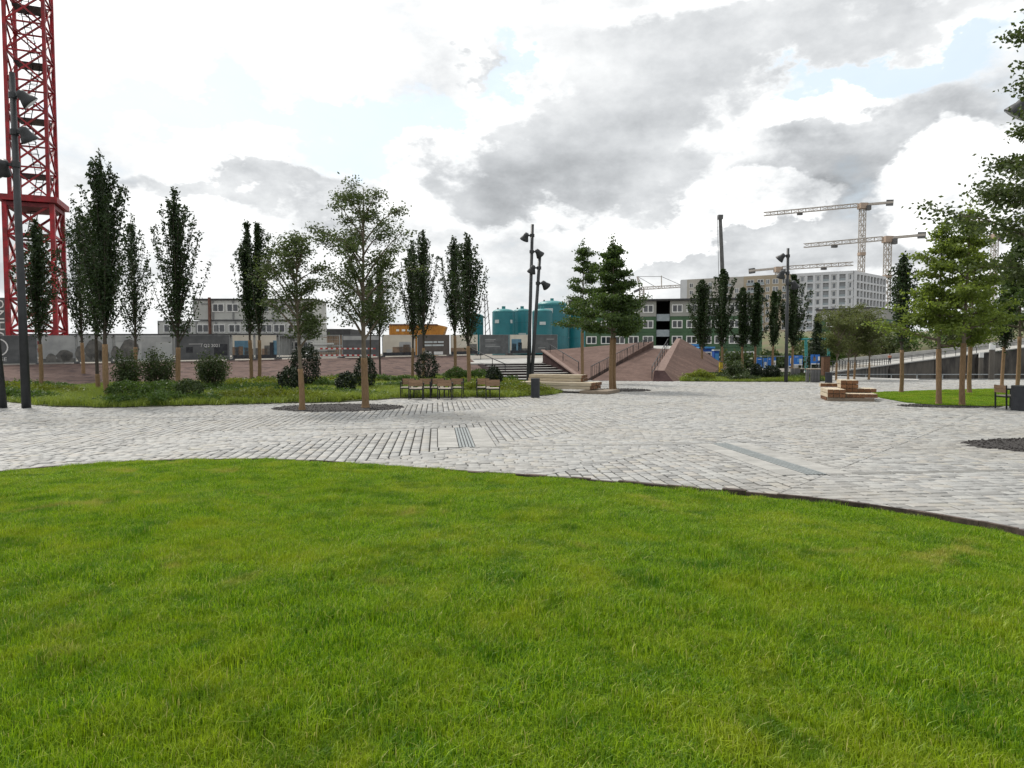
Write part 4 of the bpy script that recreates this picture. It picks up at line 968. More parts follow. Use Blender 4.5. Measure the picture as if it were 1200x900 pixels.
# ------------------------------------------------------------------ tanks
def tank(px, py, wpx, Y, label, plates=()):
    r = wpx / 2 * Y / 800; top = P(px, py, Y); zb = 1.6; H = top.z - zb; dome = r * .32
    t = thing('storage_tank', label, 'tank', (top.x, Y + r, zb), 0, 'teal tanks behind the fence')
    MB().lathe([(r, 0), (r, H - dome)], 40).build('shell', 'teal_tank', t, smooth=False)
    MB().lathe([(r * 1.005, H - dome), (r * .93, H - dome * .6), (r * .7, H - dome * .25), (r * .35, H - dome * .05), (.12, H)], 40).build('dome', 'teal_dome', t, smooth=True)
    for zz in (H * .35, H * .7, H - dome): MB().lathe([(r * 1.0, zz - .04), (r * 1.012, zz - .03), (r * 1.012, zz + .03), (r, zz + .04)], 40).build('weld_band', 'teal_tank', t)
    MB().tube([(0, 0, H - .05), (0, 0, H + .3)], .22, 12).build('manhole', 'teal_dome', t); MB().tube([(-r * .5, -.2, H - dome * .3), (-r * .5, -.2, H + .1)], .1, 8).build('nozzle', 'crane_dark', t)
    for a, zf, w_, h_ in plates:
        o = MB().box((0, 0, 0), (w_, .05, h_)).build('plate', 'label_plate', t); o.location = (r * math.sin(a), -r * math.cos(a) - .01, H * zf); o.rotation_euler = (0, 0, a)
    return t
tank(556, 367, 20, 84, 'teal tank mostly hidden behind the columnar tree left of the stairs')
tank(590, 361, 27, 80, 'leftmost of the clear teal tanks, round-topped, with two white plates', [(-.6, .72, .55, .4), (.75, .72, .3, .4)])
tank(612, 361, 22, 84, 'middle teal tank standing behind the two lamp masts', [(0, .45, .9, .25)])
tank(636, 361, 24, 79, 'teal tank directly right of the lamp masts with one white plate', [(0, .68, .7, .35)])
tank(648, 351, 38, 85, 'biggest and tallest teal tank with white plates', [(-.25, .80, 1.0, .6), (.8, .8, .4, .6)])
tank(676, 358, 22, 88, 'teal tank half hidden by the left oak tree')
# orange skip
p0 = P(456, 394, 76); t = thing('orange_skip', 'orange steel container with sloped end showing above the fence', 'container', (p0.x, 76, 1.6)); zt = P(456, 380.5, 76).z - 1.6
prof = [(0, 0), (5.2, 0), (6.3, zt - .2), (5.4, zt), (0, zt)]
MB().add([(x, 0, z) for x, z in prof] + [(x, 2.4, z) for x, z in prof], [(0, 1, 2, 3, 4), (9, 8, 7, 6, 5)] + [(i, 5 + i, 5 + (i + 1) % 5, (i + 1) % 5) for i in range(5)]).build('body', 'orange_paint', t)
for k in range(7): MB().box((.4 + k * .78, -.05, zt / 2), (.1, .1, zt - .1)).build('rib', 'orange_paint', t)
MB().bar((0, -.06, zt), (5.4, -.06, zt), .14).build('rim', 'rust_pipe', t)
for k in range(3): MB().box((1.0 + k * .62, -.07, zt - .62), (.38, .04, .22)).build('print_mark', 'print_white', t)
# small old wooden-looking crane jib left of tanks
t = thing('derrick', 'thin grey lattice derrick between the trees and the left tank', 'crane', P(573, 414, 110)); o0 = P(573, 414, 110)
a, b = Vector((0, 0, 0)), P(569, 345, 110) - o0; mb = MB()
for k in range(4):
    dx, dy = ((-.5, -.5), (.5, -.5), (.5, .5), (-.5, .5))[k]; mb.bar((dx, dy, 0), b + Vector((dx * .3, dy * .3, 0)), .12)
for k in range(9): u, v = k / 9, (k + 1) / 9; mb.bar(a.lerp(b, u) + Vector((-.45, -.45, 0)), a.lerp(b, v) + Vector((.45, -.45, 0)), .08)
o = mb.build('lattice', 'crane_dark', t); o['kind'] = 'stuff'; MB().box((0, 0, .6), (1.8, 1.8, 1.2)).build('base', 'crane_dark', t)

# ------------------------------------------------------------------ green and grey modular housing
def modular(x0, Y0, x1, Y1, ytop, storeys, sh, label, wins, stair=None, green_from=1, depth=14, side=True, loc_z=0):
    A, B = P(x0, 414, Y0), P(x1, 414, Y1); ztop = P(x1, ytop, Y1).z; d = Vector((B.x - A.x, B.y - A.y)); L = d.length; rz = math.atan2(d.y, d.x)
    t = thing('modular_housing', label, 'building', (A.x, A.y, -.08), rz); H = ztop + .08
    U = lambda px: (lambda k: ((A.x - k * A.y) / (k * d.y / L - d.x / L)))((px - 600) / 800)
    segs = [(0, L)] if not stair else [(0, U(stair[0])), (U(stair[1]), L)]
    for si in range(storeys):
        z1 = H - .25 - si * sh; z0 = z1 - sh if si < storeys - 1 else 0
        for a, b in segs:
            n = max(1, round((b - a) / 3.2))
            for k in range(n):
                MB().box((a + (k + .5) * (b - a) / n, depth / 2, (z0 + z1) / 2), ((b - a) / n - .03, depth, z1 - z0 - .04)).build('module', 'grey_clad' if si < green_from else 'green_clad', t)
        if stair:
            MB().box(((U(stair[0]) + U(stair[1])) / 2, 3.2, z0 + .1), (U(stair[1]) - U(stair[0]), 5, .2)).build('stair_floor', 'recess_shade', t)
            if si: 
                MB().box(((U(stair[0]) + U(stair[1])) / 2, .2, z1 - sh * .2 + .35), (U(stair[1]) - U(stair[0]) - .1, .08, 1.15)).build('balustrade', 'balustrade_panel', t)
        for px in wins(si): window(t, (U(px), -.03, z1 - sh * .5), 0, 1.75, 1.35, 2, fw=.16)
    if stair: MB().box(((U(stair[0]) + U(stair[1])) / 2, 7, H / 2), (U(stair[1]) - U(stair[0]) + .5, 2, H - .3)).build('stair_back', 'recess_shade', t)
    MB().box((L / 2, depth / 2 - .2, H - .1), (L + .6, depth + .9, .28)).build('roof', 'roof_dark', t)
    return t, U, H, L
t, U, H, L = modular(668, 118, 893, 112, 349, 4, 2.62, 'green and grey modular housing block with open dark stairwell', lambda si: [p for p in (676, 693, 710, 726, 742, 759, 793, 810, 827, 843, 860, 877)], (768.5, 784.5))
for px in (752, 759): MB().bar((U(px), 3, H), (U(px), 3, H + 1.6), .08).build('aerial', 'galv', t)
t, U, H, L = modular(956, 196, 1019, 186, 360.0, 4, 2.75, 'windowless end block of grey over green modular housing by the apartment block', lambda si: [971, 1000] if si == 0 else [971], depth=14)
A, B = P(1019, 414, 186), P(1052, 414, 196); ztop = H
d = B - A; rz = math.atan2(d.y, d.x); L2 = math.hypot(d.x, d.y)
t = thing('modular_housing', 'short grey and green housing wing with windows behind the birches', 'building', (A.x, A.y, -.08), rz)
for si in range(4):
    z1 = H - .25 - si * 2.75; z0 = z1 - 2.75 if si < 3 else 0
    MB().box((L2 / 2 + .15, 4, (z0 + z1) / 2), (L2, 8, z1 - z0 - .04)).build('module', 'grey_clad' if si == 0 else 'green_clad', t)
    for k in range(3): window(t, (.8 + k * (L2 - 1.2) / 2.6, -.03, z1 - 1.3), 0, 1.2, 1.5, 2, fw=.12)
MB().box((L2 / 2 + .15, 4, H - .1), (L2 + .4, 8.4, .26)).build('roof', 'roof_dark', t)

# ------------------------------------------------------------------ apartment block
A, B, Cc = P(798, 328, 293), P(1000, 317, 260), P(1038.5, 323.5, 281)
HB = B.z + .08
t = thing('apartment_block', 'long pale eight storey apartment block with tan middle section', 'building', (A.x, A.y, -.08))
def facade(p, q, name):
    d = Vector((q.x - p.x, q.y - p.y)); L = d.length; rz = math.atan2(d.y, d.x)
    e = (Vector((p.x - A.x, p.y - A.y, 0)), rz)
    return e, L, lambda px: (lambda k: ((p.x - k * p.y) / (k * d.y / L - d.x / L)))((px - 600) / 800)
SH = 3.05
n_lv = 9; zf = [HB - 1.1 - k * SH for k in range(n_lv + 1)]
body = [(0, 0), (B.x - A.x, B.y - A.y), (Cc.x - A.x, Cc.y - A.y), (Cc.x - B.x, Cc.y - B.y)]
# facade frames are flat boxes laid out along each front
def piece(fr, u0, u1, z0, z1, m, name, front=0.0, dep=.6):
    o = MB().box(((u0 + u1) / 2, front + dep / 2, (z0 + z1) / 2), (u1 - u0, dep, z1 - z0)).build(name, m, t)
    o.location = fr[0]; o.rotation_euler = (0, 0, fr[1]); return o
def fwin(fr, loc, *a, **k):
    o = window(t, fr[0] + Matrix.Rotation(fr[1], 3, 'Z') @ Vector(loc), fr[1], *a, **k); return o
mb = MB().prism([(p[0] * .995 + (body[1][0] * .0), p[1] + .75) for p in body], 0, HB - .3); mb.build('core', 'recess_grey', t)
fr, L, U = facade(A, B, 'long_front')
u_b, u_o = U(870), U(926)
# beige and tan sections: solid wall with windows and balconies
for a, b, m in ((0, U(842), 'plaster_beige'), (U(842), u_b, 'plaster_beige'), (u_b, u_o, 'plaster_ochre')):
    piece(fr, a + .02, b - .02, 0, HB, m, 'wall', 0, .7)
piece(fr, 0, U(804), 0, HB + .02, 'plaster_white', 'corner_strip', -.06, .3)
for k in range(n_lv):
    zc = zf[k] - 1.5
    for px, w_, h_, gl in ((809, 1.6, 1.9, 'window_glass'), (822, 1.3, 1.7, 'window_curtain'), (831, 1.6, 1.9, 'window_curtain'), (850, 2.0, 2.0, 'window_glass'), (862, 1.6, 2.0, 'window_curtain'),
                           (878, 2.6, 2.1, 'window_glass'), (889.5, 2.4, 2.1, 'window_glass'), (898, 1.4, 1.9, 'window_curtain'), (907, 2.2, 2.0, 'window_curtain'), (918, 2.0, 2.0, 'window_glass')):
        if (k == 0 and px in (822, 862)): continue
        fwin(fr, (U(px), -.03, zc), w_, h_, 2, fw=.14, glass=gl)
    for px, w_ in ((852, 3.2), (879, 3.4), (890, 3.0), (921, 3.0)):
        if (k + int(px)) % 2 == 0 or px in (890, 879):
            bl = MB().box((U(px), -.75, zc - 1.25), (w_, 1.4, .2)).build('balcony', 'plaster_white', t); bl.location = fr[0]; bl.rotation_euler = (0, 0, fr[1])
            MB().box((U(px), -1.42, zc - .7), (w_, .06, .95)).build('balustrade', 'balustrade_panel', bl)
# white grid section
cols = [926, 933.6, 942.8, 952, 961, 970.5, 980, 990, 1000]
for k, px in enumerate(cols):
    u = U(px); piece(fr, u - .42, u + .42, 0, HB - .003 * k, 'plaster_white', 'pier', -.02, .75)
piece(fr, u_o, L, zf[0] - .0, HB + .01, 'plaster_white', 'parapet', -.03, .8)
for k in range(1, n_lv + 1): piece(fr, u_o, L, zf[k] - .02, zf[k] + .62, 'plaster_white', 'floor_band', .012, .7)
for k in range(n_lv):
    for c in range(8):
        ua, ub = U(cols[c]) + .42, U(cols[c + 1]) - .42; mid = (ua + ub) / 2; w_ = ub - ua
        if c in (2, 4, 6) or c == 1 and k > 4:
            piece(fr, ua, ub, zf[k + 1] + .62, zf[k], 'recess_shade', 'loggia', .55, .1)  # dark sheet painted as the shaded depth of the loggia
            piece(fr, ua, ub, zf[k + 1] + .62, zf[k + 1] + 1.45, 'balustrade_panel', 'balustrade', .1, .06)
        else:
            piece(fr, ua, ub, zf[k + 1] + .62, zf[k], 'plaster_white', 'infill', .3, .3)
            fwin(fr, (mid, .26, (zf[k + 1] + .62 + zf[k]) / 2), w_ * .62, 1.95, 1, fw=.1, glass='window_curtain')
fr, L, U = facade(B, Cc, 'short_front')
NC = 10
for k in range(NC + 1): piece(fr, max(0.02, k * L / NC - .45), min(L, k * L / NC + .45), 0, HB - .003 * k, 'plaster_white', 'pier', -.02, .75)
piece(fr, 0.02, L, zf[0], HB + .01, 'plaster_white', 'parapet', -.03, .8)
for k in range(1, n_lv + 1): piece(fr, 0.02, L, zf[k] - .02, zf[k] + .62, 'plaster_white', 'floor_band', .012, .7)
for k in range(n_lv):
    for c in range(NC): fwin(fr, ((c + .5) * L / NC, .5, (zf[k + 1] + .62 + zf[k]) / 2), L / NC - .95, SH - .7, 2, fw=.12, glass='window_curtain' if (c * 3 + k) % 4 == 0 else 'window_glass')
# roof slab and roof hut
MB().prism([(p[0], p[1] + .4) for p in body], HB - .28, HB - .08).build('roof', 'recess_grey', t)

# ------------------------------------------------------------------ tower cranes far away
def lattice(mb, a, b, w, step, th):
    a, b = Vector(a), Vector(b); d = (b - a); L = d.length; d.normalize()
    up = Vector((0, 0, 1)) if abs(d.z) < .9 else Vector((0, 1, 0)); x = d.cross(up).normalized() * w / 2; y = x.cross(d).normalized() * w / 2
    cor = [-x - y, x - y, x + y, -x + y]
    for c in cor: mb.bar(a + c, b + c, th)
    n = max(1, round(L / step))
    for k in range(n):
        p, q = a + d * (L * k / n), a + d * (L * (k + 1) / n)
        for i in range(4):
            c1_, c2_ = cor[i], cor[(i + 1) % 4]; mb.bar(p + c1_, p + c2_, th * .7); mb.bar(p + (c1_ if k % 2 else c2_), q + (c2_ if k % 2 else c1_), th * .7)
def tower_crane(label, mx, ymast, Y, tip, ctip, w=2.2, cathead=0, ballast=True):
    top = P(mx, ymast, Y); base = Vector((top.x, Y, -.08)); t = thing('tower_crane', label, 'crane', base, 0); H = top.z + .08
    mb = MB(); lattice(mb, (0, 0, 0), (0, 0, H), w, w * 1.1, .28); mb.build('mast', 'crane_grey', t)['kind'] = 'stuff'
    def lv(px, py): return P(px, py, (top.z - EYE) / (P(px, py, 1).z - EYE)) - base     # the jib is level
    a, b = lv(*tip), lv(*ctip); o = Vector((0, 0, H)); ab = (a - o).normalized()
    mb = MB(); lattice(mb, o + ab * 2, o + (a - o), w * .75, 3.2, .24); mb.build('jib', 'crane_grey', t)['kind'] = 'stuff'
    MB().bar(o - ab * 1, b, 1.5, 1.0).build('counter_jib', 'crane_grey', t)
    if ballast: MB().bar(b + (o - b).normalized() * 3, b + Vector((0, 0, -.2)), 1.4, 2.6).build('ballast', 'crane_dark', t)
    MB().box((0, 0, H - .6), (3.6, 3.6, 2.6)).build('slewing_unit', 'crane_rust', t); MB().box((1.8, -1.9, H - 1.8), (1.8, 2.0, 2.2)).build('cab', 'crane_dark', t)
    MB().box(tuple(o.lerp(a, .62) - Vector((0, 0, 1.6))), (2.4, 1.5, 1.0)).build('trolley', 'crane_dark', t)
    if cathead:
        MB().bar(o, o + Vector((0, 0, cathead)), 1.1).build('cathead', 'crane_rust', t)
        for q in (o.lerp(a, .55), o.lerp(b, .9)): MB().bar(o + Vector((0, 0, cathead)), q, .16).build('pendant', 'crane_dark', t)
    for zz in (H * .35, H * .68): MB().box((0, 0, zz), (w * 1.25, w * 1.25, 1.4)).build('collar', 'crane_rust', t)
    return t
tower_crane('tallest pale tower crane above the apartment block, jib pointing left', 1011, 240, 330, (895, 251), (1047, 237))
tower_crane('pale tower crane right of the apartment block with lower jib pointing left', 1040.5, 279, 300, (942, 288), (1085, 275))
tower_crane('tower crane behind the apartment roof with jib pointing right', 912, 314.5, 350, (1000, 309), (878, 317.5))
tower_crane('slim tower crane with cathead behind the trees at the right edge', 1166, 276, 340, (1260, 268), (1085, 282), cathead=7, ballast=False)
# luffing crane left of the apartment block
Y = 330; base = P(752, 414, Y); t = thing('luffing_crane', 'grey crane with A-frame over the modular housing left of the apartment block', 'crane', (base.x, Y, -.08)); b0 = Vector((base.x, Y, -.08)); q = lambda px, py: P(px, py, Y) - b0
mb = MB(); lattice(mb, (0, 0, 0), q(752, 338), 2.0, 2.4, .3); mb.build('mast', 'crane_grey', t)['kind'] = 'stuff'
mb = MB(); lattice(mb, q(752, 338), q(812, 334.5), 1.2, 2.6, .24); mb.build('jib', 'crane_grey', t)['kind'] = 'stuff'
MB().bar(q(752, 338), q(743, 342), 1.6, 1.2).build('counter_jib', 'crane_dark', t); MB().bar(q(750, 338), q(746.5, 324), .5).build('a_frame', 'crane_grey', t); MB().bar(q(754, 338), q(747, 324), .35).build('a_frame', 'crane_grey', t)
MB().bar(q(747, 324), q(775, 324), .18).build('pendant', 'crane_dark', t); MB().bar(q(747, 324), q(768, 336), .18).build('pendant', 'crane_dark', t); MB().bar(q(775, 324), q(800, 335), .18).build('pendant', 'crane_dark', t); MB().bar(q(775, 323), q(775.3, 337), .4).build('strut', 'crane_grey', t)
# dark telescopic mast
Y = 150; a, b = P(851, 414, Y), P(844, 254.5, Y); t = thing('piling_mast', 'tall thin dark leaning mast rising behind the dark columnar trees', 'mast', (a.x, Y, -.08)); a0 = Vector((a.x, Y, -.08)); b = b - a0
MB().tube([(0, 0, 0), b * .55], .62, 10).build('lower_tube', 'crane_dark', t); MB().tube([b * .55, b], [.46, .36], 10).build('upper_tube', 'crane_dark', t); MB().box(tuple(b), (1.0, 1.0, .9)).build('head', 'crane_dark', t)
MB().bar(b + Vector((-.6, 0, 0)), b * .5 + Vector((-.9, 0, 0)), .08).build('cable', 'crane_dark', t); MB().box((0, 0, .8), (4, 3, 1.6)).build('base', 'crane_dark', t)

# ------------------------------------------------------------------ red crane mast at left
def red_crane():
    Y = 52; cpx = 34; s = 2.42; th = R(21)
    base = P(45, 392, Y); t = thing('red_tower_crane', 'huge red lattice crane mast at the left edge', 'crane', (base.x, Y, 1.2), th)
    z_pl = P(40, 238, Y).z - 1.2; z_top = 52
    def corners(w): return [Vector((-w / 2, -w / 2, 0)), Vector((w / 2, -w / 2, 0)), Vector((w / 2, w / 2, 0)), Vector((-w / 2, w / 2, 0))]
    def stage(w, z0, z1, bay, chord, brace, name):
        cs = corners(w)
        for c in cs: MB().bar(c + Vector((0, 0, z0)), c + Vector((0, 0, z1)), chord).build('chord', 'red_paint', t)
        n = max(1, round((z1 - z0) / bay)); h = (z1 - z0) / n
        hm = MB().bar((-w / 2, 0, 0), (w / 2, 0, 0), brace).mesh('cross_bar', 'red_paint'); d1 = MB().bar((-w / 2, 0, 0), (w / 2, 0, h), brace).mesh('diagonal', 'red_paint'); d2 = MB().bar((w / 2, 0, 0), (-w / 2, 0, h), brace).mesh('diagonal', 'red_paint')
        for k in range(n):
            for f in range(4):
                rz = f * math.pi / 2; px, py = math.sin(rz) * w / 2, -math.cos(rz) * w / 2
                put('cross_bar', hm, t, (px, py, z0 + k * h), (0, 0, rz)); put('diagonal', d1 if (k + f) % 2 else d2, t, (px, py, z0 + k * h), (0, 0, rz))
                if name == 'x': put('diagonal', d2 if (k + f) % 2 else d1, t, (px * .97, py * .97, z0 + k * h), (0, 0, rz))
    stage(2.95, 0, z_pl - .25, 2.45, .30, .15, 'x')
    stage(2.42, z_pl + .3, z_top, 2.06, .23, .11, 'x')
    MB().box((0, 0, z_pl), (3.75, 3.75, .42)).build('platform', 'red_paint', t); MB().box((0, 0, z_pl - .42), (3.2, 3.2, .3)).build('platform_beam', 'dark_red', t)
    for k in range(11):
        z = z_pl + 2.0 + k * 4.12; MB().box((.1, .35, z), (2.1, 1.5, .09)).build('rest_platform', 'black_metal', t)
    MB().box((0, .3, z_pl - 2.4), (2.5, 1.8, .1)).build('rest_platform', 'black_metal', t); MB().box((0, .3, z_pl - 6.6), (2.5, 1.8, .1)).build('rest_platform', 'black_metal', t)
    rung = MB().bar((-.22, 0, 0), (.22, 0, 0), .035).mesh('rung', 'black_metal')
    for k in range(13):
        z0 = (z_pl - 6.5 if k == 0 else z_pl - 2.3 if k == 1 else z_pl + 2.0 + (k - 2) * 4.12); lean = .35 if k % 2 else -.35
        for sx in (-.22, .22): MB().bar((sx - lean, .25, z0), (sx + lean, .25, z0 + 4.1), .05).build('ladder_rail', 'black_metal', t)
        for j in range(11): u = (j + .5) / 11; put('rung', rung, t, (-lean + 2 * lean * u, .25, z0 + 4.1 * u))
        for j in range(4):
            u = (j + .8) / 4.6; c = Vector((-lean + 2 * lean * u, .25, z0 + 4.1 * u)); pts = [c + Vector((.36 * math.cos(a), -.36 + .36 * math.sin(a), 0)) for a in np.linspace(-.5 * math.pi - 2.2, -.5 * math.pi + 2.2, 8)]
            MB().tube(pts, .018, 4).build('ladder_hoop', 'black_metal', t)
    MB().box((0, 0, -.3), (4.2, 4.2, .7)).build('foundation', 'pale_concrete', t)
red_crane()

# ------------------------------------------------------------------ trees
def leaves(name, C, size, m, parent, r, flat=0.0, aspect=.6):
    """one diamond leaf per row of C"""
    n = len(C); L = size * r.uniform(.65, 1.3, n)[:, None]
    d = r.normal(size=(n, 3)); d[:, 2] -= .25; d[:, 2] *= (1 - flat); d /= np.linalg.norm(d, axis=1, keepdims=True)
    q = r.normal(size=(n, 3)); q[:, 2] *= (1 - flat); s = np.cross(d, q); s /= np.linalg.norm(s, axis=1, keepdims=True) + 1e-9
    V = np.stack([C, C + d * L * .5 + s * L * aspect * .5, C + d * L, C + d * L * .5 - s * L * aspect * .5], 1).reshape(-1, 3)
    F = np.arange(n * 4).reshape(-1, 4)
    return put(name, np_mesh(name, V, F, m), parent)
def stick(mb, pts, r0, r1, n=5):
    k = len(pts); mb.tube(pts, [r0 + (r1 - r0) * i / (k - 1) for i in range(k)], n, caps=False)
def curve(a, b, bow, r, n=5, lift=0.0):
    a, b = np.array(a), np.array(b); o = r.normal(0, bow, 3); return [tuple(a + (b - a) * t + o * math.sin(math.pi * t) + np.array([0, 0, lift * math.sin(math.pi * t)])) for t in np.linspace(0, 1, n)]
def tree(px, by, ty, hw, kind, label, seed, leafm=None, cb=None, wrap=2.0, dens=1.0, lean=0.0, stems=1, cname='columnar_tree', wr=None, lf=1.0):
    r = np.random.default_rng(seed); rw = np.random.default_rng(seed + 500); b = G(px, by); Y = b.y; H = P(px, ty, Y).z; Rr = hw * Y / 800 * (1.32 if kind == 'col' else 1.0)
    t = thing(cname, label, 'tree', (b.x, b.y, 0)); wood = MB(); wrapm = MB(); P_ = []
    cb = cb if cb else 2.5
    tr = wr or (.058 + .0032 * H)
    for s_ in range(stems):
        off = np.array([0, 0, 0]) if stems == 1 else np.array([math.cos(s_ * 2.6 + seed), math.sin(s_ * 2.6 + seed), 0]) * .22
        tip = np.array([lean + r.normal(0, .06), r.normal(0, .06), H * (1 if s_ == 0 else .9)]) + off * 1.5
        leader = [tuple(off + (tip - off) * u + np.array([math.sin(u * 5 + seed) * .03 * H * .15, math.cos(u * 4 + seed) * .03 * H * .15, 0])) for u in np.linspace(0, 1, 12)]
        leader[0] = (off[0], off[1], 0)
        stick(wood, leader, tr, .012, 8)
        lead = np.array(leader)
        def at(z, lead=lead): return np.array([np.interp(z, lead[:, 2], lead[:, i]) for i in range(3)])
        zs = np.concatenate([[-.02, .05, .14], np.linspace(.3, wrap, 12)]); wrapm.tube([tuple(at(max(z, 0)) + np.array([0, 0, z - max(z, 0)])) for z in zs], [tr * 1.75, tr * 1.45, tr * 1.25] + [tr * (1.17 - .07 * q_ / 11) * rw.uniform(.95, 1.06) for q_ in range(12)], 10)
        hc = (H if s_ == 0 else H * .9) - cb; wgt = 1.0 / stems ** .5
        if kind == 'col':
            nb = int(50 * wgt * (.6 + .4 * dens))
            for i in range(nb):
                s = ((i + r.random()) / nb) ** 1.15; z0 = cb - .2 + hc * s * .9
                prof = ((1 - s) ** .85 * (.72 + .28 * min(1, s / .12)) + .07) * (1 + .2 * math.sin(i * 1.7 + seed))
                az = i * 2.39996 + r.normal(0, .4); ro = Rr * 1.6 * prof * r.uniform(.5, 1.15); rise = ro * r.uniform(1.3, 2.6) + .3 + .10 * hc * (1 - s)
                se = min(1, max(0, (z0 + rise - cb) / hc)); ro = min(ro, Rr * 1.72 * min(1, (se + .15) / .42) * (1 - se) ** .62 * r.uniform(.72, 1.12) + .06)
                a = at(z0); e = a + np.array([math.cos(az) * ro, math.sin(az) * ro, min(rise, H - z0 + .15)])
                mid = a + (e - a) * np.array([.60, .60, .46]); pts = [tuple(a), tuple(a + (mid - a) * .55), tuple(mid), tuple(e)]
                stick(wood, pts, .020 + .02 * (1 - s), .004, 4)
                nl = int(150 * dens * (.45 + prof)); u = r.uniform(.10, 1.06, nl); pp = np.array(pts); seg = np.clip(u, 0, 1) * 3; k = np.minimum(seg.astype(int), 2); f = (seg - k)[:, None]
                c = pp[k] * (1 - f) + pp[k + 1] * f; sg = (.13 - .085 * np.clip(u, 0, 1))[:, None] * (.75 + .5 * (1 - s)); c += r.normal(0, 1, c.shape) * sg * np.array([1, 1, 1.2]); P_.append(c)
            nl = int(200 * dens); zz = r.uniform(cb + hc * .25, H + .05, nl); c = np.array([at(z) for z in zz]); P_.append(c + r.normal(0, .07, c.shape))
        else:
            nb = int((26 if kind == 'oak' else 24) * wgt * (.7 + .3 * dens))
            for i in range(nb):
                s = (i + r.uniform(.1, .9)) / nb; z0 = cb + hc * (s ** 1.05) * (.92 if kind == 'oak' else .84)
                if kind == 'oak': prof = (1 - s) ** 1.15 * (.62 + .38 * min(1, (s + .04) / .16)) + .13 + .10 * math.sin(i * 1.9)
                else: prof = (.45 + 1.05 * math.sin(math.pi * min(1, .12 + s * .83)) ** 1.1) * .68
                az = i * 2.39996 + r.normal(0, .35); ro = Rr * prof * r.uniform(.5, 1.25)
                up = ro * (r.uniform(.10, .55) if kind == 'oak' else r.uniform(.55, 1.5))
                a = at(z0); e = a + np.array([math.cos(az) * ro, math.sin(az) * ro, up]); pts = curve(a, e, .05 * ro, r, 5, -.05 * ro if kind == 'oak' else .08 * ro)
                stick(wood, pts, .028 + .022 * (1 - s), .008, 5); pp = np.array(pts)
                nsub = int(6 + 6 * prof) if kind == 'oak' else int(5 + 4 * prof)
                for j in range(nsub):
                    u = r.uniform(.22, 1.0); k = min(int(u * 4), 3); o = pp[k] + (pp[k + 1] - pp[k]) * (u * 4 - k)
                    az2 = az + r.normal(0, 1.0); l2 = ro * r.uniform(.18, .42) + .12
                    e2_ = o + np.array([math.cos(az2) * l2, math.sin(az2) * l2, r.uniform(-.08, .30) * l2 + (.1 if kind != 'oak' else 0)])
                    stick(wood, [tuple(o), tuple((o + e2_) / 2 + r.normal(0, .02, 3)), tuple(e2_)], .010, .003, 3)
                    nl = int((46 if kind == 'oak' else 44) * dens); uu = r.uniform(.25, 1.12, nl)[:, None]
                    c = o + (e2_ - o) * uu + r.normal(0, 1, (nl, 3)) * np.array([.12, .12, .055 if kind == 'oak' else .06]) * (1 + .25 * Rr * .5); P_.append(c)
            nl = int(160 * dens); zz = r.uniform(H - hc * .25, H, nl); c = np.array([at(z) for z in zz]); P_.append(c + r.normal(0, .1, c.shape))
    wood.build('trunk', 'bark' if kind == 'col' else 'bark_light', t, smooth=True)
    if wrap > 0: wrapm.build('trunk_wrap', 'trunk_mat', t, smooth=True)
    C = np.concatenate(P_); sz = lf * {'col': .115, 'oak': .12, 'loc': .10}[kind] * (1 + .012 * max(0, Y - 25))
    leaves('crown', C, sz, leafm or {'col': 'leaf_columnar', 'oak': 'leaf_oak', 'loc': 'leaf_feathery'}[kind], t, r, .35 if kind != 'col' else 0, .62 if kind != 'loc' else .45)
    return t
tree(48, 457, 262, 20, 'col', 'narrow dark columnar tree in front of the red crane mast', 1, wrap=2.3, cb=2.6, dens=1.0)
tree(98, 449, 243, 19, 'col', 'columnar tree overlapped by the tallest dark columnar tree, on its left side', 2, wrap=2.5, cb=2.7, dens=.8)
tree(115.5, 461, 232, 20, 'col', 'columnar tree standing directly behind the tallest dark columnar tree', 3, wrap=0.9, cb=2.6, dens=1.0)
tree(126, 470, 184, 27, 'col', 'tallest dark columnar tree, just right of the red crane', 4, wrap=2.2, cb=2.55, dens=1.35)
tree(160, 452, 253, 16, 'col', 'slim sparse columnar tree rising behind the big leafy shrubs', 5, wrap=2.2, cb=2.7, dens=.6)
tree(208, 464, 228, 27, 'col', 'loose columnar tree before the left end of the container office', 6, wrap=2.1, cb=2.4, dens=.95)
tree(299, 452, 266, 26, 'col', 'broad dark columnar tree before the middle of the container office', 7, wrap=2.6, cb=2.8, dens=1.15, stems=2)
tree(354, 481, 272, 33, 'loc', 'smaller feathery tree in the mulch oval', 8, cname='feathery_tree', wrap=1.35, cb=1.95, dens=1.0)
tree(428.5, 478.5, 222, 50, 'loc', 'tall feathery tree in the mulch oval, nearer the chairs', 9, cname='feathery_tree', wrap=1.7, cb=2.2, dens=1.5, wr=.10)
tree(446, 444, 318, 20, 'col', 'dark columnar tree just behind the tall feathery tree', 10, wrap=0, cb=3.2, dens=.8)
tree(434, 445, 332, 15, 'col', 'small columnar tree hidden behind the trunk of the tall feathery tree', 11, wrap=0, cb=3.2, dens=.5)
tree(483.5, 446, 286, 17, 'col', 'columnar tree left of its close twin behind the chair group', 12, wrap=2.2, cb=2.9, dens=.8)
tree(495.5, 447, 274, 19, 'col', 'taller of the close twin columnar trees behind the chair group', 13, wrap=2.2, cb=3.0, dens=.8)
tree(533, 446.5, 281, 16, 'col', 'columnar tree above the low hedge behind the chairs', 14, wrap=3.0, cb=3.2, dens=.8)
tree(550, 458, 278, 18, 'col', 'columnar tree between the two chair groups, in front of a hidden teal tank', 15, wrap=2.2, cb=2.4, dens=.85)
tree(683, 449, 282, 27, 'oak', 'slender oak with tiered branches left of the dense oak', 16, cname='oak_tree', wrap=3.2, cb=3.3, dens=.75)
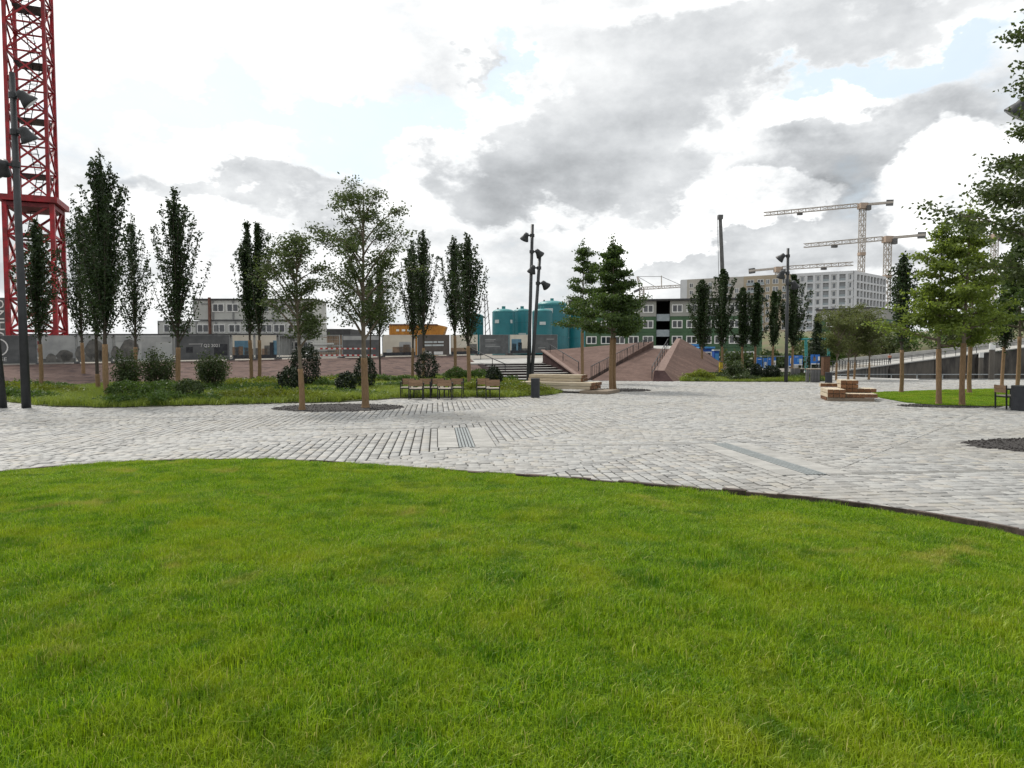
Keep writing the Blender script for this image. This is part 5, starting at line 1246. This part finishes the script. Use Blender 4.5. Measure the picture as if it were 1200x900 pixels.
tree(717, 458, 280, 41, 'oak', 'dense dark green oak with pointed top before the brick ramp', 17, cname='oak_tree', wrap=2.6, cb=2.7, dens=1.35, stems=2)
for i, (px, by, ty, hw, dn, lab) in enumerate([(822, 440, 332, 17, 1.3, 'leftmost of the dark columnar trees right of the brick wedge'), (846, 440, 320, 23, 1.5, 'second columnar tree right of the wedge, below the dark leaning mast'), (870, 440, 342, 22, 1.5, 'third dark columnar tree counted right from the brick wedge'), (885, 440, 336, 22, 1.5, 'fourth dark columnar tree counted right from the brick wedge'), (905, 441, 346, 21, 1.0, 'sparse columnar tree left of the lamp post before the apartment block'), (928, 441, 326, 22, 1.4, 'columnar tree directly behind the lamp post before the apartment block')]):
    tree(px, by, ty, hw, 'col', lab, 20 + i, wrap=2.4, cb=2.3, dens=dn)
for i, (px, by, ty, hw, lab) in enumerate([(980, 446, 372, 17, 'left thin-stemmed olive tree of the small birch-like grove'), (994, 445, 358, 25, 'tallest olive tree of the small birch-like grove'), (1001, 444.5, 366, 22, 'olive tree right beside the tallest one of the grove'), (1018, 445, 374, 17, 'right thin-stemmed olive tree of the small birch-like grove')]):
    tree(px, by, ty, hw, 'loc', lab, 30 + i, 'leaf_olive', cname='birch_tree', wrap=1.2, cb=1.5, dens=.85, wr=.06)
tree(1056, 461, 305, 19, 'col', 'single dark columnar tree at the left end of the small lawn', 40, wrap=2.0, cb=2.2, dens=.8)
tree(1100, 475, 256, 46, 'oak', 'light green oak on the left of the mulch strip at right', 41, 'leaf_oak_light', cname='oak_tree', wrap=2.0, cb=2.1, dens=.8)
tree(1127.5, 476, 238, 44, 'oak', 'light green oak on the right of the mulch strip at right', 42, 'leaf_oak_light', cname='oak_tree', wrap=2.2, cb=2.2, dens=.8)
tree(1136, 461.6, 262, 33, 'oak', 'oak standing behind the light green pair on the small lawn', 43, 'leaf_oak_light', cname='oak_tree', wrap=2.6, cb=2.7, dens=.8)
tree(1174, 453.5, 325, 24, 'col', 'dark low-crowned tree behind the right end of the small lawn', 44, wrap=2.2, cb=2.0, dens=1.0)
tree(1192, 456, 268, 42, 'oak', 'dark dense oak near the right picture edge beside the bin', 45, 'leaf_oak', cname='oak_tree', wrap=2.7, cb=2.9, dens=1.3)
tree(1248, 524, -60, 112, 'oak', 'large feathery tree at the right picture edge, only its left branches in view', 46, 'leaf_feathery', cname='feathery_tree', wrap=1.7, cb=3.0, dens=2.0, wr=.13, lf=.72)
# spruce
def spruce(px, by, ty, hw, label, seed):
    r = np.random.default_rng(seed); b = G(px, by); H = P(px, ty, b.y).z; Rr = hw * b.y / 800; t = thing('spruce_tree', label, 'tree', (b.x, b.y, 0)); w = MB(); w.tube([(0, 0, 0), (0, 0, H)], [.14, .02], 7); C = []
    for i in range(90):
        s = (i + r.random()) / 90; z = .5 + (H - .5) * s; az = i * 2.4; ro = Rr * (1 - s) * r.uniform(.8, 1.1) + .08; e = np.array([math.cos(az) * ro, math.sin(az) * ro, z - .25 * ro]); w.bar((0, 0, z), tuple(e), .02)
        u = r.uniform(.1, 1, 60)[:, None]; C.append(np.array([0, 0, z]) * (1 - u) + e * u + r.normal(0, .09, (60, 3)))
    w.build('trunk', 'bark', t); leaves('crown', np.concatenate(C), .2, 'leaf_conifer', t, r, 0, .4)
spruce(957, 437.5, 370, 15, 'dark conical spruce right of the lamp post before the apartment block', 50)

# ------------------------------------------------------------------ shrubs
def shrub(px, by, ty, hw, label, seed, m='leaf_shrub', n=2600, size=.09, shape='loose', name='shrub', stems=True):
    r = np.random.default_rng(seed); b = G(px, by); Y = b.y; H = P(px, ty, Y).z - .04; Rr = hw * Y / 800
    t = thing(name, label, 'shrub', (b.x, b.y, .04)); mb = MB(); C = []
    if shape == 'ball':
        d = r.normal(size=(n, 3)); d /= np.linalg.norm(d, axis=1, keepdims=True); q = r.uniform(.55, 1.0, n)[:, None] ** .6 * (1 + .10 * np.sin(d[:, :1] * 7 + seed) * np.cos(d[:, 2:] * 6))
        c = d * q * np.array([Rr, Rr, H * .52]) + np.array([0, 0, H * .5]); c[:, 2] = np.maximum(c[:, 2], .02); C.append(c)
        for k in range(4): mb.tube([(0, 0, 0), (r.normal(0, Rr * .2), r.normal(0, Rr * .2), H * .6)], [.025, .01], 5)
    elif shape == 'hedge':
        c = r.uniform(-1, 1, (n, 3)); k = np.argmax(np.abs(c), 1); 
        c *= r.uniform(.75, 1, (n, 1)); bumpy = 1 + .18 * np.sin(c[:, 0] * 5 + seed) ; c = np.column_stack([c[:, 0] * Rr, c[:, 1] * Rr * .45, (c[:, 2] * .5 + .5) * H * bumpy * np.sqrt(np.clip(1.05 - c[:, 0] ** 2 * .6, .1, 1))]); C.append(c)
        for k in range(6): x = r.uniform(-.8, .8) * Rr; mb.tube([(x, 0, 0), (x, 0, H * .6)], [.02, .008], 5)
    else:
        nst = 22
        for i in range(nst):
            az = i * 2.4 + r.normal(0, .3); ro = Rr * r.uniform(.25, 1.0); h = H * (1 - .45 * (ro / Rr) ** 2) * r.uniform(.75, 1.05); e = np.array([math.cos(az) * ro, math.sin(az) * ro, h]); pts = curve((0, 0, 0), e, .05, r, 4, .1 * H); stick(mb, pts, .018, .006, 4)
            k = n // nst; u = r.uniform(.35, 1.05, k)[:, None]; C.append(e * u ** .8 + r.normal(0, .13 * (.6 + .4 * Rr), (k, 3)))
    mb.build('stems', 'bark', t); C = np.concatenate(C); C[:, 2] = np.maximum(C[:, 2], .03)
    leaves('foliage', C, size * (1 + .012 * max(0, Y - 25)), m, t, r, .1, .6); return t
shrub(150, 463, 411, 20, 'leafy shrub left of the slim sparse tree in the bed', 60, n=3000)
shrub(184, 463, 410, 22, 'tall leafy shrub right of the slim sparse tree in the bed', 61, n=3200)
shrub(250, 460, 412, 21, 'bushy leafy shrub standing alone before the dark Q2 2021 banner', 62, n=3600)
shrub(238, 455, 418, 10, 'thin pale shrub at the left side of the lone leafy shrub', 63, n=700)
shrub(192, 470, 446, 27, 'low dark green shrub mound at the foot of the loose columnar tree', 64, 'leaf_hedge', n=2600, shape='ball')
shrub(150, 470, 446, 22, 'low green shrub mound right of the tallest columnar tree', 65, 'leaf_hedge', n=2200, shape='ball')
shrub(222, 470, 444, 16, 'low dark shrub between loose tree and lone leafy shrub', 66, 'leaf_shrub', n=1500, shape='ball')
shrub(340, 464, 430, 14, 'small round dark shrub left of the smaller feathery tree', 67, 'leaf_ball', n=2600, shape='ball', name='round_shrub')
shrub(358, 456, 404, 18, 'big dark shrub right behind the smaller feathery tree', 68, 'leaf_ball', n=4200, shape='ball', name='round_shrub')
shrub(405.5, 463, 436, 12, 'small round dark shrub left of the tall feathery tree', 69, 'leaf_ball', n=2300, shape='ball', name='round_shrub')
shrub(428, 458, 416, 13, 'upright dark shrub behind the trunk of the tall feathery tree', 70, 'leaf_ball', n=2600, shape='ball', name='round_shrub')
shrub(500, 449, 412, 14, 'tall dark shrub behind the twin columnar trees', 71, 'leaf_ball', n=2600, shape='ball', name='round_shrub')
shrub(579, 455, 430, 10, 'round dark shrub at the foot of the stair handrail', 72, 'leaf_ball', n=1900, shape='ball', name='round_shrub')
shrub(545, 449, 431, 27, 'mid green clipped hedge behind the right chairs', 73, 'leaf_hedge', n=3600, shape='hedge', name='hedge')
shrub(462, 450, 440, 26, 'low green hedge left of the chair group', 74, 'leaf_hedge', n=3000, shape='hedge', name='hedge')
shrub(300, 455, 442, 30, 'low yellow-green flowering plants at the foot of the broad columnar tree', 75, 'leaf_yellow', n=2600, shape='hedge', name='flowering_plants')
shrub(318, 458, 446, 16, 'bright yellow-green plants left of the round dark shrubs', 76, 'leaf_yellow', n=1200, shape='hedge', name='flowering_plants')
shrub(556, 463, 447, 14, 'yellow-green plants under the tree between the chair groups', 77, 'leaf_yellow', n=1500, shape='ball', name='flowering_plants')
shrub(597, 462, 452, 10, 'small yellow-flowered plant right of the chair pair', 78, 'leaf_yellow', n=700, shape='ball', name='flowering_plants')
shrub(386, 457, 444, 20, 'loose green grass-like clump between the dark round shrubs', 79, 'leaf_hedge', n=1500, shape='hedge', name='grass_clump')
# right bed
shrub(886, 446.5, 426, 7, 'left of the two dark round shrubs before the blue posters', 80, 'leaf_ball', n=1700, shape='ball', name='round_shrub')
shrub(904, 446.3, 428, 10, 'right and wider of the two dark round shrubs before the blue posters', 81, 'leaf_ball', n=2000, shape='ball', name='round_shrub')
shrub(860, 446, 421, 16, 'brownish leafy shrub under the dark columnar trees', 82, 'leaf_shrub', n=2200)
shrub(820, 446.5, 434, 20, 'yellow-green low plants at the foot of the pointed brick wedge', 83, 'leaf_yellow', n=2200, shape='hedge', name='flowering_plants')
shrub(872, 447, 439, 20, 'low dark green hedge under the brownish shrub', 84, 'leaf_shrub', n=1800, shape='hedge', name='hedge')
shrub(940, 447, 441, 20, 'low green hedge before the row of dark posts', 85, 'leaf_hedge', n=1800, shape='hedge', name='hedge')
# far scrub on the hill and behind the playground
def bush(px, py, Y, wpx, hpx, label, seed, m='leaf_scrub', n=1500):
    r = np.random.default_rng(seed); c0 = P(px, py, Y); s = Y / 800; H, Rr = hpx * s, wpx * s / 2; t = thing('bush', label, 'bush', (c0.x, Y, c0.z - .4), 0, 'bushes on the slope behind the promenade'); mb = MB(); C = []
    for k in range(9):
        e = np.array([r.normal(0, Rr * .45), r.normal(0, Rr * .3), H * r.uniform(.45, .95)]); stick(mb, curve((0, 0, 0), e, .2, r, 4), .09, .02, 4)
        d = r.normal(size=(n // 9, 3)); d /= np.linalg.norm(d, axis=1, keepdims=True); C.append(e * np.array([1, 1, .72]) + d * r.uniform(.4, 1, (n // 9, 1)) ** .5 * np.array([Rr * .5, Rr * .45, H * .34]))
    mb.build('stems', 'bark', t); leaves('foliage', np.concatenate(C), .55, m, t, r, .1, .6)
for i, (px, py, Y, w_, h_, m, lab) in enumerate([(940, 431, 92, 40, 34, 'leaf_scrub', 'pale green bush behind the blue posters'), (965, 430, 100, 44, 40, 'leaf_hedge', 'green bush behind the teal frame'), (1000, 426, 128, 60, 40, 'leaf_scrub', 'wide pale bush behind the birch-like grove'), (1035, 421, 132, 56, 36, 'leaf_scrub', 'pale bush above the walking person'), (1062, 417, 134, 50, 40, 'leaf_hedge', 'green bush behind the single columnar tree of the small lawn'), (1100, 412, 136, 60, 40, 'leaf_scrub', 'pale bush seen under the light green oak at right'), (1150, 405, 138, 70, 50, 'leaf_hedge', 'green bush behind the oaks above the basin wall'), (1205, 400, 140, 80, 60, 'leaf_scrub', 'bush on the slope at the right picture edge'), (905, 433, 90, 40, 26, 'leaf_shrub', 'dark bush behind the sparse columnar tree'), (870, 433, 90, 50, 26, 'leaf_shrub', 'dark bush behind the row of columnar trees'), (985, 412, 145, 60, 34, 'leaf_hedge', 'green bush higher up behind the grove')]):
    bush(px, py, Y, w_, h_, lab, 90 + i, m)

# ------------------------------------------------------------------ lamp posts
def lamp(px, by, tx, ty, heads, label, name='lamp_post', r0=.14, r1=.085):
    b = G(px, by); top = P(tx, ty, b.y) - b; t = thing(name, label, 'lamp', b)
    MB().tube([(0, 0, -.02), tuple(top * .35), tuple(top)], [r0, r0 * .85, r1], 12).build('pole', 'lamp_grey', t, smooth=True)
    for hy, side, tilt in heads:
        u = (P(px, hy, b.y).z) / top.z; p = top * u; sx = 1 if side > 0 else -1; q = p + Vector((sx * .34, -.05, -.06))
        MB().lathe([(r1 * 1.5, -.09), (r1 * 1.5, .09)], 10, tuple(p)).build('clamp', 'lamp_grey', t)
        MB().bar(p, q + Vector((0, 0, .06)), .09).build('bracket', 'lamp_grey', t)
        h = MB().lathe([(.11, .22), (.15, .12), (.17, .0), (.22, -.10), (.28, -.24), (.27, -.26)], 18).build('lamp_head', 'lamp_grey', t, smooth=True)
        h.location = q + Vector((sx * .06, 0, 0)); h.rotation_euler = (R(25), R(-tilt) * sx, 0)
        MB().lathe([(.24, -.262), (.2, -.275)], 16).build('lens', 'lamp_glass', h)
    return t
lamp(31, 478.5, 14, 85, [(112, 1, 40), (155, 1, 20), (193, -1, 35)], 'tall dark leaning lamp post with three spotlights at the left edge')
lamp(3, 478.5, -32, 120, [(150, -1, 30), (200, 1, 25)], 'dark leaning lamp post cut by the left picture edge')
lamp(619, 449, 624, 263, [(276, -1, 25), (295, 1, 40)], 'taller of the two slanted lamp masts before the stairs', 'lamp_mast', .125, .095)
lamp(622.5, 449, 632.5, 301, [(314, -1, 20), (332, 1, 45)], 'shorter of the two slanted lamp masts before the stairs', 'lamp_mast', .125, .095)
lamp(921, 448, 923.5, 291, [(300, -1, 40), (320, -1, 5), (332, 1, 30)], 'dark lamp post with spotlights before the apartment block', r0=.115, r1=.085)
lamp(1224, 500, 1214, 60, [(122, -1, 30), (150, 1, 30)], 'lamp post outside the right edge with one spotlight head in view')

# ------------------------------------------------------------------ chairs
def chair(px, by, rz, label, arms=True, group='steel and wood chairs on the plaza'):
    b = G(px, by); t = thing('chair', label, 'chair', (b.x, b.y, .014), rz, group); W, D, S, Bk = .58, .52, .44, .80
    for k in range(4): MB().box((0, -D / 2 + .065 + k * .128, S), (W - .06, .115, .028)).build('seat_slat', 'wood_sunlit', t)
    for k in range(2): MB().box((0, D / 2 + .03 + .012 * k, .60 + k * .125), (W - .02, .03, .118)).build('back_slat', 'wood_back', t)
    for sx in (-1, 1):
        x = sx * (W / 2 - .02)
        MB().bar((x, -D / 2 + .03, 0), (x, -D / 2 + .03, S + (.2 if arms else -.02)), .038).build('leg', 'black_metal', t)
        MB().bar((x, D / 2 - .01, 0), (x, D / 2 + .02, .79), .038).build('leg', 'black_metal', t)
        MB().bar((x, -D / 2, S - .035), (x, D / 2, S - .035), .034).build('side_rail', 'black_metal', t)
        if arms: MB().bar((x, -D / 2 + .01, S + .21), (x, D / 2, S + .21), .05, .03).build('armrest', 'black_metal', t)
    for y in (-D / 2 + .03, D / 2 - .03): MB().bar((-W / 2 + .02, y, S - .04), (W / 2 - .02, y, S - .04), .03).build('cross_rail', 'black_metal', t)
    return t
chair(478, 466.6, R(2), 'leftmost chair of the chair group, in the back row')
chair(488, 468.3, R(182), 'left chair of the front row with its back to the camera')
chair(497.5, 466.6, R(-2), 'second chair from the left in the back row')
chair(513, 466.6, R(3), 'third chair from the left in the back row')
chair(522, 468.3, R(178), 'right chair of the front row with its back to the camera')
chair(534.5, 466.6, R(-3), 'right end chair of the back row of the larger group')
chair(566.5, 466.4, R(4), 'rear chair of the separate chair pair')
chair(577.5, 468, R(181), 'front chair of the separate chair pair')
chair(1182, 479.5, R(88), 'chair seen from the side next to the bin at the right edge')

# ------------------------------------------------------------------ bins
def bin_(px, by, ty, wpx, label):
    b = G(px, by); H = P(px, ty, b.y).z; r = wpx / 2 * b.y / 800; t = thing('litter_bin', label, 'bin', (b.x, b.y, .012))
    MB().lathe([(r * .96, 0), (r, .03), (r, H - .05), (r * .98, H - .02)], 24).build('drum', 'bin_grey', t); MB().lathe([(r * 1.03, H - .045), (r * 1.03, H - .01), (r * .85, H), (r * .8, H - .06)], 24).build('rim', 'lamp_grey', t)
    MB().lathe([(r * .97, -.012), (r * .97, .012)], 24, (0, 0, .006)).build('base', 'black_metal', t)
bin_(627.3, 466.3, 443.5, 10.5, 'dark round litter bin in front of the lamp masts')
bin_(1194, 481.5, 452, 16.5, 'dark round litter bin at the right picture edge')
bin_(971, 449, 436.5, 8, 'small dark litter bin beside the birch-like grove')

# ------------------------------------------------------------------ timber benches
def beam(t, c, size, rz=0.0, axis='x'):
    L, w, h = size
    o = MB().box((0, 0, 0), (L, w - .02, h - .02)).build('beam', 'timber_long', t); o.location = c; o.rotation_euler = (0, 0, rz)
    for s in (-1, 1):
        e = MB().box((s * (L / 2 + .004), 0, 0), (.012, w - .022, h - .022)).build('end_grain', 'timber_end', o)
    return o
b = G(620, 459.5); t = thing('timber_bench', 'long stepped stack of pale timber beams before the stairs', 'bench', (b.x, b.y, .012), R(-26)); h = .165
for j in range(3):
    MB().box((2.9, .15 + j * .62, h * .5 - .02), (.5, .5, h - .02)).build('support_block', 'timber_grey', t)
MB().box((3.35, .55, h * .45), (1.3, 1.9, h * .8)).build('support_block', 'timber_grey', t); MB().box((.3, .6, h * .4), (.4, 1.7, h * .7)).build('support_block', 'timber_grey', t)
for lv, (x0, x1, rows) in enumerate([(-.45, 3.1, 5), (-.45, 3.15, 5)]):
    for j in range(rows): beam(t, ((x0 + x1) / 2 + random.uniform(-.02, .02), .05 + j * .30, h * (1.5 + lv)), (x1 - x0, .29, h))
for lv in range(2):
    for j in range(3): beam(t, (1.05 + random.uniform(-.02, .02), .75 + j * .30, h * (3.5 + lv)), (2.7, .29, h))
b = G(996.5, 470.6); t = thing('timber_bench', 'stepped stack of timber beams with brown ends near the small lawn', 'bench', (b.x, b.y, .012), R(-16)); h = .17; w = .27; t.scale = (.8, .8, .95)
MB().box((.0, -.0, .07), (2.05, .14, .14)).build('skid', 'timber_grey', t)
for k in range(4): MB().box((-.98, .35 + k * .45, .07), (.14, .3, .14)).build('skid', 'timber_end', t)
MB().box((0, 2.0, .07), (2.0, .14, .14)).build('skid', 'timber_grey', t)
def vb(x, y, z, L): beam(t, (x, y, z), (L, w, h), R(90))
for k in range(3): vb(-.9 + k * w, 1.0, .14 + h * .5, 2.2); vb(-.9 + k * w, 1.0, .14 + h * 1.5, 2.2)
for k in range(5): vb(-.03 + k * w, 1.05, .14 + h * .5, 2.1)
for lv in range(2):
    for k in range(3): vb(-.12 + k * w, 1.7, .14 + h * (2.5 + lv), 1.2)
    if lv == 0:
        for k in range(6): vb(-.12 + k * w, 1.7, .14 + h * 1.5, 1.2)
for k in range(3): vb(-.9 + k * w, 2.35, .14 + h * 2.5, .5)

# ------------------------------------------------------------------ playground fence, posters, frame, cabin
t = thing('teal_frame', 'teal steel goal-like frame among the trees', 'frame', G(945, 435.5)); b = G(945, 435.5); k = lambda px, py: P(px, py, b.y) - b
MB().tube([(0, 0, -.02), k(944.5, 397)], .15, 10).build('post', 'teal_post', t); MB().tube([k(932, 397.5), k(972, 397)], .11, 10).build('cross_beam', 'teal_post', t); MB().tube([k(971, 436), k(971, 397)], .13, 10).build('post', 'teal_post', t)
def poster(x0, x1, y0, y1, Y, label, marks=()):
    a = P(x0, y1, Y); s = Y / 800; W, H = (x1 - x0) * s, (y1 - y0) * s; t = thing('poster_board', label, 'poster', (a.x, Y, a.z), R(random.uniform(-3, 3)), 'blue posters on the playground fence')
    MB().box((W / 2, 0, H / 2), (W, .04, H)).build('board', 'blue_board', t)
    MB().box((W / 2, -.025, H * .05), (W * .96, .015, H * .1)).build('white_strip', 'print_white', t)
    for u, v, w_, h_, m in marks: MB().box((W * u, -.026, H * v), (W * w_, .02, H * h_)).build('printed_patch', m, t)
    for u in (.06, .94): MB().bar((W * u, .03, -a.z), (W * u, .03, H), .06).build('stake', 'galv', t)
poster(886.5, 893, 419, 433, 62, 'narrow blue poster left of the dark round shrubs', [(.5, .85, .6, .05, 'print_white')])
poster(894.5, 899, 419.5, 433, 62.1, 'second narrow blue poster with a pale figure', [(.5, .4, .6, .5, 'label_plate')])
poster(899.5, 903.5, 419, 431, 62.2, 'plain blue poster between two others', [(.5, .85, .5, .06, 'print_white')])
poster(904.5, 909, 418.5, 430, 62.3, 'blue and white poster with an orange spot', [(.5, .4, .9, .5, 'print_white'), (.6, .35, .4, .22, 'orange_paint')])
poster(924, 928.5, 417, 430, 62.2, 'pale blue poster right beside the lamp post', [(.6, .55, .5, .5, 'print_white')])
poster(930, 940.5, 416.5, 428, 62, 'blue poster with a white animal shape left of the teal frame', [(.78, .4, .3, .5, 'label_plate'), (.3, .85, .4, .04, 'print_white'), (.5, .5, .2, .3, 'blue_light')])
poster(950, 960.5, 415.5, 427, 62, 'blue poster with orange and white marks right of the teal frame', [(.4, .55, .3, .45, 'print_brown'), (.9, .6, .2, .4, 'print_white'), (.4, .8, .08, .3, 'print_dark')])
railing('playground_fence', 'thin grey fence rail carrying the blue posters', [P(884, 433, 63), P(965, 434, 63)], 1.25, 'galv', post=1.6, rails=(1.0,), w=.05)
for i, px in enumerate((928, 932.5, 935.5, 946, 951.5, 955, 958.5)):
    b = G(px, 446.0 if i < 3 else 448.2); t = thing('bollard', f'slim dark wooden post, {("first", "second", "third", "fourth", "fifth", "sixth", "seventh")[i]} from the left in the row before the grove', 'post', (b.x, b.y, 0), 0, 'dark posts in a row')
    MB().box((0, 0, .40), (.17, .17, .84)).build('shaft', 'crane_dark', t); MB().box((0, 0, .84), (.19, .19, .04)).build('cap', 'timber_grey', t)
for i, (px0, px1, py, lab) in enumerate([(929, 941, 447, 'low pale picnic bench behind the left posts'), (947, 962, 447.5, 'low pale picnic bench behind the right posts')]):
    a, c = G(px0, py - 3), G(px1, py - 3); W = (c - a).length; t = thing('picnic_bench', lab, 'bench', a); MB().box((W / 2, 0, .74), (W, .7, .06)).build('top', 'wood_sunlit', t)
    for u in (.12, .88): MB().box((W * u, 0, .36), (.1, .5, .72)).build('leg', 'crane_dark', t)
b = G(967, 446); t = thing('post', 'thick dark brown post above the small bin', 'post', b); hh = P(967, 418, b.y).z
MB().box((0, 0, hh / 2), (.42, .42, hh)).build('shaft', 'corten', t); MB().box((0, 0, hh + .02), (.46, .46, .05)).build('cap', 'black_metal', t)
# blue cabin, toilet, hut roof behind the pointed wedge
def cab(px0, px1, y0, Y, label, name, cat, win=True):
    a = P(px0, y0, Y); W = (px1 - px0) * Y / 800; H = a.z; t = thing(name, label, cat, (a.x, Y, 0)); MB().box((W / 2, W * .4, H / 2), (W, W * .8, H)).build('body', 'blue_paint', t); MB().box((W / 2, W * .4, H + .06), (W + .2, W * .8 + .2, .16)).build('roof', 'blue_light', t)
    if win: window(t, (W * .5, -.03, H - .75), 0, .95, .85, 2, fw=.12)
    return t, W, H
cab(811, 819, 405, 66, 'small blue site hut peeking over the pointed wedge', 'site_hut', 'hut', False)
t, W, H = cab(820, 836.5, 408, 64, 'blue site cabin with white framed window behind the pointed wedge', 'site_cabin', 'cabin')
b = P(837.5, 411, 62); t = thing('portable_toilet', 'narrow blue portable toilet with pale roof among the columnar trees', 'toilet', (b.x, 62, 0)); MB().box((.2, .3, b.z / 2), (.45, .6, b.z)).build('body', 'blue_paint', t); MB().box((.2, .3, b.z + .05), (.55, .7, .12)).build('roof', 'label_plate', t); MB().box((.2, -.02, b.z * .48), (.34, .05, b.z * .8)).build('door', 'blue_light', t)
b = G(844.5, 443); t = thing('yellow_post', 'short yellow post beside the second columnar tree', 'post', b); MB().box((0, 0, .6), (.22, .22, 1.2)).build('shaft', 'yellow_paint', t); MB().box((0, 0, 1.22), (.26, .26, .05)).build('cap', 'crane_dark', t)

# ------------------------------------------------------------------ walking person on the promenade
def person(px, py, Y, label):
    b = P(px, py, Y); t = thing('person', label, 'person', (b.x, Y, b.z), R(70))
    J = {'pel': (0, 0, .95), 'sp': (0, 0, 1.2), 'ch': (0, 0, 1.42), 'nk': (0, 0, 1.52), 'hd': (.02, 0, 1.64), 'ht': (.02, 0, 1.74), 'hl': (0, .1, .9), 'kl': (.16, .1, .5), 'al': (.24, .1, .08), 'tl': (.38, .1, .03), 'hr': (0, -.1, .9), 'kr': (0, -.1, .5), 'ar': (-.3, -.1, .14), 'tr': (-.2, -.1, .03),
         'sl': (0, .2, 1.40), 'el': (-.12, .24, 1.14), 'wl': (.02, .24, .92), 'sr': (0, -.2, 1.40), 'er': (.05, -.24, 1.14), 'wr': (.24, -.22, .98)}
    rad = {'pel': .15, 'sp': .14, 'ch': .15, 'nk': .06, 'hd': .10, 'ht': .07, 'hl': .10, 'kl': .07, 'al': .05, 'tl': .04, 'hr': .10, 'kr': .07, 'ar': .05, 'tr': .04, 'sl': .07, 'el': .05, 'wl': .035, 'sr': .07, 'er': .05, 'wr': .035}
    E = [('pel', 'sp'), ('sp', 'ch'), ('ch', 'nk'), ('nk', 'hd'), ('hd', 'ht'), ('pel', 'hl'), ('hl', 'kl'), ('kl', 'al'), ('al', 'tl'), ('pel', 'hr'), ('hr', 'kr'), ('kr', 'ar'), ('ar', 'tr'), ('ch', 'sl'), ('sl', 'el'), ('el', 'wl'), ('ch', 'sr'), ('sr', 'er'), ('er', 'wr')]
    ks = list(J)
    for name, keep, m, grow in (('body', ks, 'skin', 0), ('jacket', ['sp', 'ch', 'sl', 'el', 'sr', 'er', 'pel'], 'cloth_orange', .015), ('trousers', ['pel', 'hl', 'kl', 'al', 'hr', 'kr', 'ar'], 'cloth_dark', .012)):
        kk = [k for k in ks if k in keep]; bm_me = bpy.data.meshes.new(name); bm_me.from_pydata([J[k] for k in kk], [(kk.index(a), kk.index(c)) for a, c in E if a in kk and c in kk], [])
        bm = bmesh.new(); bm.from_mesh(bm_me); lay = bm.verts.layers.skin.verify(); bm.verts.ensure_lookup_table()
        for i, k in enumerate(kk): bm.verts[i][lay].radius = (rad[k] + grow, rad[k] + grow)
        bm.verts[kk.index('pel')][lay].use_root = True; bm.to_mesh(bm_me); bm.free(); bm_me.materials.append(M[m])
        o = put(name, bm_me, t); o.modifiers.new('skin', 'SKIN'); sb = o.modifiers.new('sub', 'SUBSURF'); sb.levels = 1; sb.render_levels = 1
    MB().lathe([(.05, 1.60), (.105, 1.66), (.10, 1.73), (.05, 1.77)], 12, (.0, 0, 0)).build('hair', 'hair', t, smooth=True)
person(1042.5, 427.0, 113, 'person in orange-red top and dark trousers walking on the promenade')

# low distant skyline strips closing the horizon on the left
for i, (x0, x1, y0, Y, lab) in enumerate([(376, 410, 391, 300, 'low far grey warehouse seen over the open fence'), (-80, 150, 396, 320, 'far grey warehouse row behind the red crane'), (1060, 1300, 392, 420, 'far pale block behind the trees at right')]):
    a = P(x0, y0, Y); W = (x1 - x0) * Y / 800; t = thing('warehouse', lab, 'building', (a.x, Y, -.08)); MB().box((W / 2, 10, a.z / 2), (W, 20, a.z)).build('wall', 'container_trim', t); MB().box((W / 2, 10, a.z + .2), (W + 1, 21, .5)).build('roof', 'roof_dark', t)
    n = max(2, int(W / 8))
    for k in range(n): MB().box(((k + .5) * W / n, -.06, a.z * .55), (W / n * .6, .1, a.z * .25)).build('window_band', 'window_glass', t)
